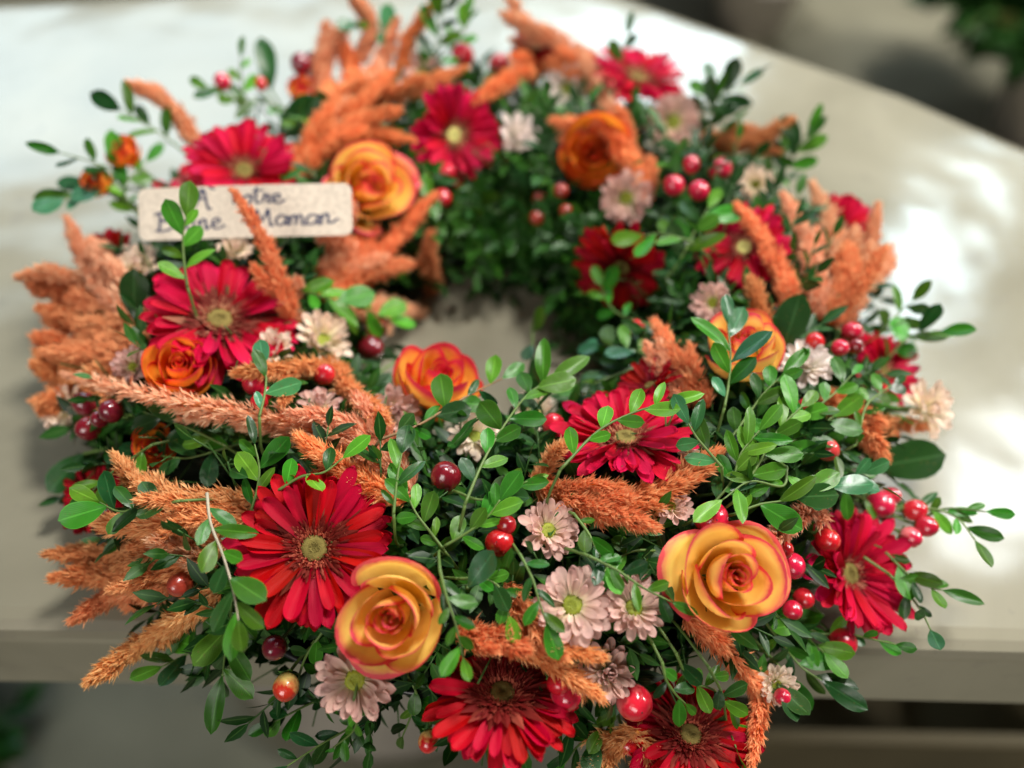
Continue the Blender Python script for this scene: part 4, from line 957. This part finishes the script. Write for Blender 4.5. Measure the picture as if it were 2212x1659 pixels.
for a in [
 ('dark', 585, 195, 115, -.12, 1.0, 'tall dark leaf standing up at the upper left rim', .014, 0),
 ('dark', 600, 300, 130, .75, .65, 'broad dark leaf behind the gerbera at the card', .020, 3),
 ('dark', 1880, 1010, 160, .9, .18, 'broad dark leaf at the right rim above the berry pair', .012, 3),
 ('dark', 290, 690, 110, .05, 1.0, 'dark oval leaf left of the wide crimson gerbera', .022, 3),
 ('dark', 1690, 760, 130, .25, .95, 'broad dark leaf behind the berries at the right', .012, 3),
 ('dark', 180, 980, 110, -.65, -.75, 'dark leaf hanging over the left rim, upper one', .010, 3),
 ('dark', 220, 1130, 80, -.95, .3, 'dark leaf hanging over the left rim, lower one', .010, 1),
 ('dark', 1240, 340, 150, -.9, -.25, 'broad dark leaf left of the blurred orange rose', .012, 3),
 ('mid', 480, 1460, 130, -.22, -1.0, 'single bright leaf hanging lowest over the table front', .030, 2),
 ('mid', 890, 760, 100, -.08, -1.0, 'olive leaf leaning on the red-rimmed rose', .034, 1),
 ('mid', 1780, 1330, 130, -.9, -.1, 'broad leaf lying under the big open rose', .026, 1),
 ('blue', 1010, 1270, 110, .35, .5, 'shiny bluish leaf right of the front rose', .030, 1),
 ('dark', 350, 1290, 120, .5, -.9, 'dark leaf at the tray edge on the lower left', .006, 3),
 ('mid', 1700, 1460, 90, .6, -.8, 'single bright leaf pointing down right at the lower right', .020, 0),
]: big_leaf(*a[:6], a[6], a[7], a[8], hop=.9)

# ------------------------------------------------------------------ the note card
def card():
    TL, TR, BR, BL = (288, 404), (750, 397), (768, 503), (304, 522)
    c0 = at(525, 470, .034); dm = depth(c0)
    def P(x, y, k=0): return CAM + ray(x, y) * (dm + k)
    # a flat card through the centre, leaning back a little
    X = (P(*BR) - P(*BL) + P(*TR) - P(*TL)); X.normalize()
    Y = (P(*TL) - P(*BL)).normalized(); Y = (Y - X * X.dot(Y)).normalized(); Z = X.cross(Y)
    W = ((P(*TR) - P(*TL)).length + (P(*BR) - P(*BL)).length) / 2; H = ((P(*TL) - P(*BL)).length + (P(*TR) - P(*BR)).length) / 2
    cen = (P(*TL) + P(*TR) + P(*BR) + P(*BL)) / 4
    root = thing('note_card', 'beige card with handwritten blue words, standing in the left back of the wreath', 'card',
                 Matrix.Translation(cen) @ Matrix((X, Y, Z)).transposed().to_4x4())
    r = H * .16; out = []
    for sx, sy, a0 in ((1, 1, 0), (-1, 1, 90), (-1, -1, 180), (1, -1, 270)):
        for k in range(7):
            a = math.radians(a0 + 15 * k); out.append((sx * (W / 2 - r) + r * math.cos(a), sy * (H / 2 - r) + r * math.sin(a)))
    def bow(x): return -.0022 * (2 * x / W) ** 2
    nx = 24; mb = MB(); vs = []; T = .0005
    xs = [(-W / 2 + W * i / nx) for i in range(nx + 1)]
    def half(x):
        e = W / 2 - abs(x)
        return H / 2 - (0 if e >= r else r - math.sqrt(max(0, r * r - (r - e) ** 2)))
    xs = sorted(set([round(x, 6) for x in xs] + [round(s * (W / 2 - r * (1 - math.cos(math.radians(t)))), 6) for s in (1, -1) for t in (0, 15, 30, 45, 60, 75, 90)]))
    for x in xs:
        h = half(x); vs += [(x, -h, bow(x)), (x, h, bow(x)), (x, -h, bow(x) - T), (x, h, bow(x) - T)]
    fs = []
    for i in range(len(xs) - 1):
        a, b = 4 * i, 4 * i + 4; fs += [(a, b, b + 1, a + 1), (a + 3, b + 3, b + 2, a + 2), (a + 1, b + 1, b + 3, a + 3), (a + 2, b + 2, b, a)]
    mb.add(vs, fs); link('card', mb.mesh('card', False), simple('kraft_paper', (.64, .56, .46), .8, .2, 0, 350, .15), root)
    # handwriting: strokes in card units, x 0..100 across, y 0..25 up from the lower edge
    S = []
    def L(ox, oy, sx, sy, *strokes):
        for s in strokes: S.append([(ox + x * sx, oy + y * sy) for x, y in s])
    a_ = [[(.8, .9), (.4, 1), (.05, .6), (.1, .1), (.45, 0), (.8, .5), (.85, .95), (.8, .3), (.95, 0), (1.15, .2)]]
    n_ = [[(.0, .9), (.08, .5), (.05, 0), (.12, .55), (.4, 1), (.58, .8), (.55, .1), (.68, .0), (.9, .25)]]
    m_ = [[(.0, .9), (.06, .4), (.04, 0), (.1, .6), (.3, 1), (.42, .7), (.4, 0), (.47, .6), (.68, 1), (.8, .7), (.78, .1), (.9, 0), (1.1, .25)]]
    e_ = [[(.05, .45), (.45, .55), (.62, .85), (.4, 1.05), (.12, .75), (.12, .25), (.4, 0), (.75, .12), (1, .35)]]
    o_ = [[(.5, 1), (.15, .8), (.05, .35), (.35, 0), (.75, .25), (.75, .75), (.5, 1), (.8, .9), (1, .8)]]
    t_ = [[(.35, 1.9), (.3, .9), (.28, .2), (.5, 0), (.8, .15)], [(-.1, 1.35), (.4, 1.45), (1.1, 1.55)]]
    r_ = [[(.0, .1), (.2, .8), (.3, 1.1), (.35, .85), (.75, .9), (.62, .4), (.68, .05), (.95, .2)]]
    A_ = [[(.55, 1.95), (.3, 1.1), (.05, .2), (-.1, .1)], [(.2, 1.9), (.62, 1.98), (.72, 1.1), (.82, .2), (.95, -.25), (1.1, -.1)], [(.12, .85), (.5, .95), (.85, .95)], [(.95, 2.3), (1.15, 2.2), (1.35, 1.95)]]
    B_ = [[(.3, 1.9), (.32, 1.1), (.25, .1), (.1, -.1)], [(-.05, 1.8), (.5, 2.1), (.95, 1.85), (.85, 1.35), (.4, 1.1), (.9, .95), (1.15, .5), (.85, .05), (.3, -.1), (.0, .05)]]
    M_ = [[(.0, -.05), (.18, 1.0), (.25, 1.95), (.5, 1.0), (.62, .6), (.85, 1.2), (1.1, 2.0), (1.15, 1.0), (1.25, .05), (1.45, .1)]]
    L(27, 15, 7, 4.2, *A_)
    x = 45
    for g, w_ in ((n_, 5.0), (o_, 4.6), (t_, 4.4), (r_, 4.3), (e_, 6.5)):
        L(x, 16.2, w_ * .98, 4.1, *g); x += w_ * .98
    L(8, 4.6, 7.2, 4.2, *B_)
    x = 17.5
    for g, w_ in ((o_, 5.2), (n_, 6.0), (n_, 6.0), (e_, 6.6)):
        L(x, 4.7, w_, 4.7, *g); x += w_ * .98
    S.append([(48.5, 7.6), (50, 7.7), (52, 7.5)])
    L(54, 5.2, 6.6, 4.0, *M_)
    x = 64.5
    for g, w_ in ((a_, 6.2), (m_, 7.6), (a_, 6.6)):
        L(x, 5.6, w_, 4.5, *g); x += w_ * 1.02
    L(x, 6.0, 7.0, 4.5, [(.0, .9), (.06, .5), (.03, 0), (.12, .55), (.4, 1), (.52, .8), (.5, .1), (.75, .05), (1.2, .5)])
    inkm = MB(); u = W / 100
    for s in S:
        pts = catmull([V3((-W / 2 + x * u, -H / 2 + y * H / 25, 0)) for x, y in s], 6); wd = .00066
        vv = []
        for i, p in enumerate(pts):
            t = (pts[min(i + 1, len(pts) - 1)] - pts[max(i - 1, 0)]); t = t.normalized() if t.length > 0 else V3((1, 0, 0))
            q = V3((-t.y, t.x, 0)) * wd * (.75 + .5 * abs(t.y)); z = V3((0, 0, bow(p.x) + .00015))
            vv += [p + q + z, p - q + z]
        inkm.add(vv, [(2 * i, 2 * i + 1, 2 * i + 3, 2 * i + 2) for i in range(len(pts) - 1)])
    link('handwriting', inkm.mesh('handwriting', False), simple('blue_black_ink', (.035, .045, .10), .6, .3, 0), root)
    sk = MB(); inn = root.matrix_basis.inverted() @ ring_core(cen); tube(sk, [V3((0, -H * .3, -.0035)), V3((0, -H * .7, -.005)), inn], .0009, 6)
    link('pick', sk.mesh('pick'), WOOD, root)
    KEEP.append((cen + Z * .01, H * .7, None)); KEEP.append((cen + X * W * .3 + Z * .01, H * .7, None)); KEEP.append((cen - X * W * .3 + Z * .01, H * .7, None))
card()

# ------------------------------------------------------------------ filler greenery over the whole ring
KEEP += [(at(x_, y_, .004), .026, None) for x_, y_ in ((320, 1000), (380, 1005), (430, 1010), (480, 1015), (540, 1020))]
def filler():
    mb = MB(); base = []
    def fn(u_, v_):
        s = (u_ - .5) * 2; wv = math.sin(min(1, v_ * 1.05) * math.pi) ** .8 if 0 < v_ < .96 else .05
        return V3((s * wv * .21, v_, -.1 * v_ * v_ + abs(s) * wv * .04))
    gv, gf, gu = grid(fn, 2, 4)
    def leaf(p, d, nrm, L, tint):
        m = Matrix.Translation(p) @ leaf_frame(d, nrm) @ Matrix.Scale(L, 4)
        mb.add([m @ q for q in gv], gf, gu, tint)
    rnd = random.Random(5); n = 0
    for _ in range(2300):
        th = rnd.uniform(0, 2 * math.pi); ph = rnd.uniform(-.55, math.pi + .55)
        lf = rnd.uniform(-.014, .006)
        if ph > 2.0:
            back = -.6 < th < 1.75
            lf -= (.0 if back else .012) * min(1, (ph - 2.0) / .8)
            if rnd.random() < (.0 if back else .2): continue
        rho = RMAJ + (RA + lf) * math.cos(ph); p = V3((RC.x + rho * math.cos(th), RC.y + rho * math.sin(th), max(.010, RZ + (RB + lf) * math.sin(ph))))
        nr = ring_normal(p); d = (nr * .5 + V3((rnd.uniform(-1, 1), rnd.uniform(-1, 1), rnd.uniform(-.6, .7)))).normalized()
        Ls = rnd.uniform(.020, .042); k = rnd.randint(5, 8); sd0 = d.cross(nr + V3((.01, 0, .02))).normalized(); ten = rnd.random()
        tube_pts = [p, p + d * Ls]; tube(mb, tube_pts, .0005, 3, 0, .25)
        for i in range(k + 1):
            q = p + d * Ls * (i / k); bad = q.z < .004
            for kc, kr, ka in KEEP:
                if (q - kc).length < kr: bad = True; break
            if bad: continue
            s = sd0 * (1 if i % 2 else -1); a = 0 if i == k else rnd.uniform(.6, 1.1)
            dd = (d * math.cos(a) + s * math.sin(a) + nr * rnd.uniform(-.1, .35)).normalized()
            nn = (nr + V3((rnd.uniform(-.6, .6), rnd.uniform(-.6, .6), rnd.uniform(-.2, .8)))).normalized()
            leaf(q, dd, nn, rnd.uniform(.010, .019), min(1, max(.02, ten * .7 + rnd.uniform(0, .3)))); n += 1
    M, nt, b, out = mat('filler_leaf'); at_ = N(nt, 'ShaderNodeAttribute'); at_.attribute_name = 'tint'
    s = N(nt, 'ShaderNodeSeparateColor'); nt.links.new(at_.outputs['Color'], s.inputs[0])
    c = ramp(nt, [(0, (.003, .020, .003)), (.5, (.010, .060, .006)), (1, (.045, .165, .012))], s.outputs[0])  # greens darkened: shade of the gaps between flowers is put into the colour
    x, y, u = uv(nt); rib = math_n(nt, 'LESS_THAN', math_n(nt, 'ABSOLUTE', math_n(nt, 'SUBTRACT', x, .5)), .05)
    c = mixc(nt, math_n(nt, 'MULTIPLY', rib, .4), c, (.10, .22, .05))
    thin(nt, b, out, c, .15, .4, .3)
    o = link('greenery', mb.mesh('greenery'), M); tag(o, 'dense small green leaves filling the whole ring between the flowers', 'greenery', None, 'stuff')
filler()
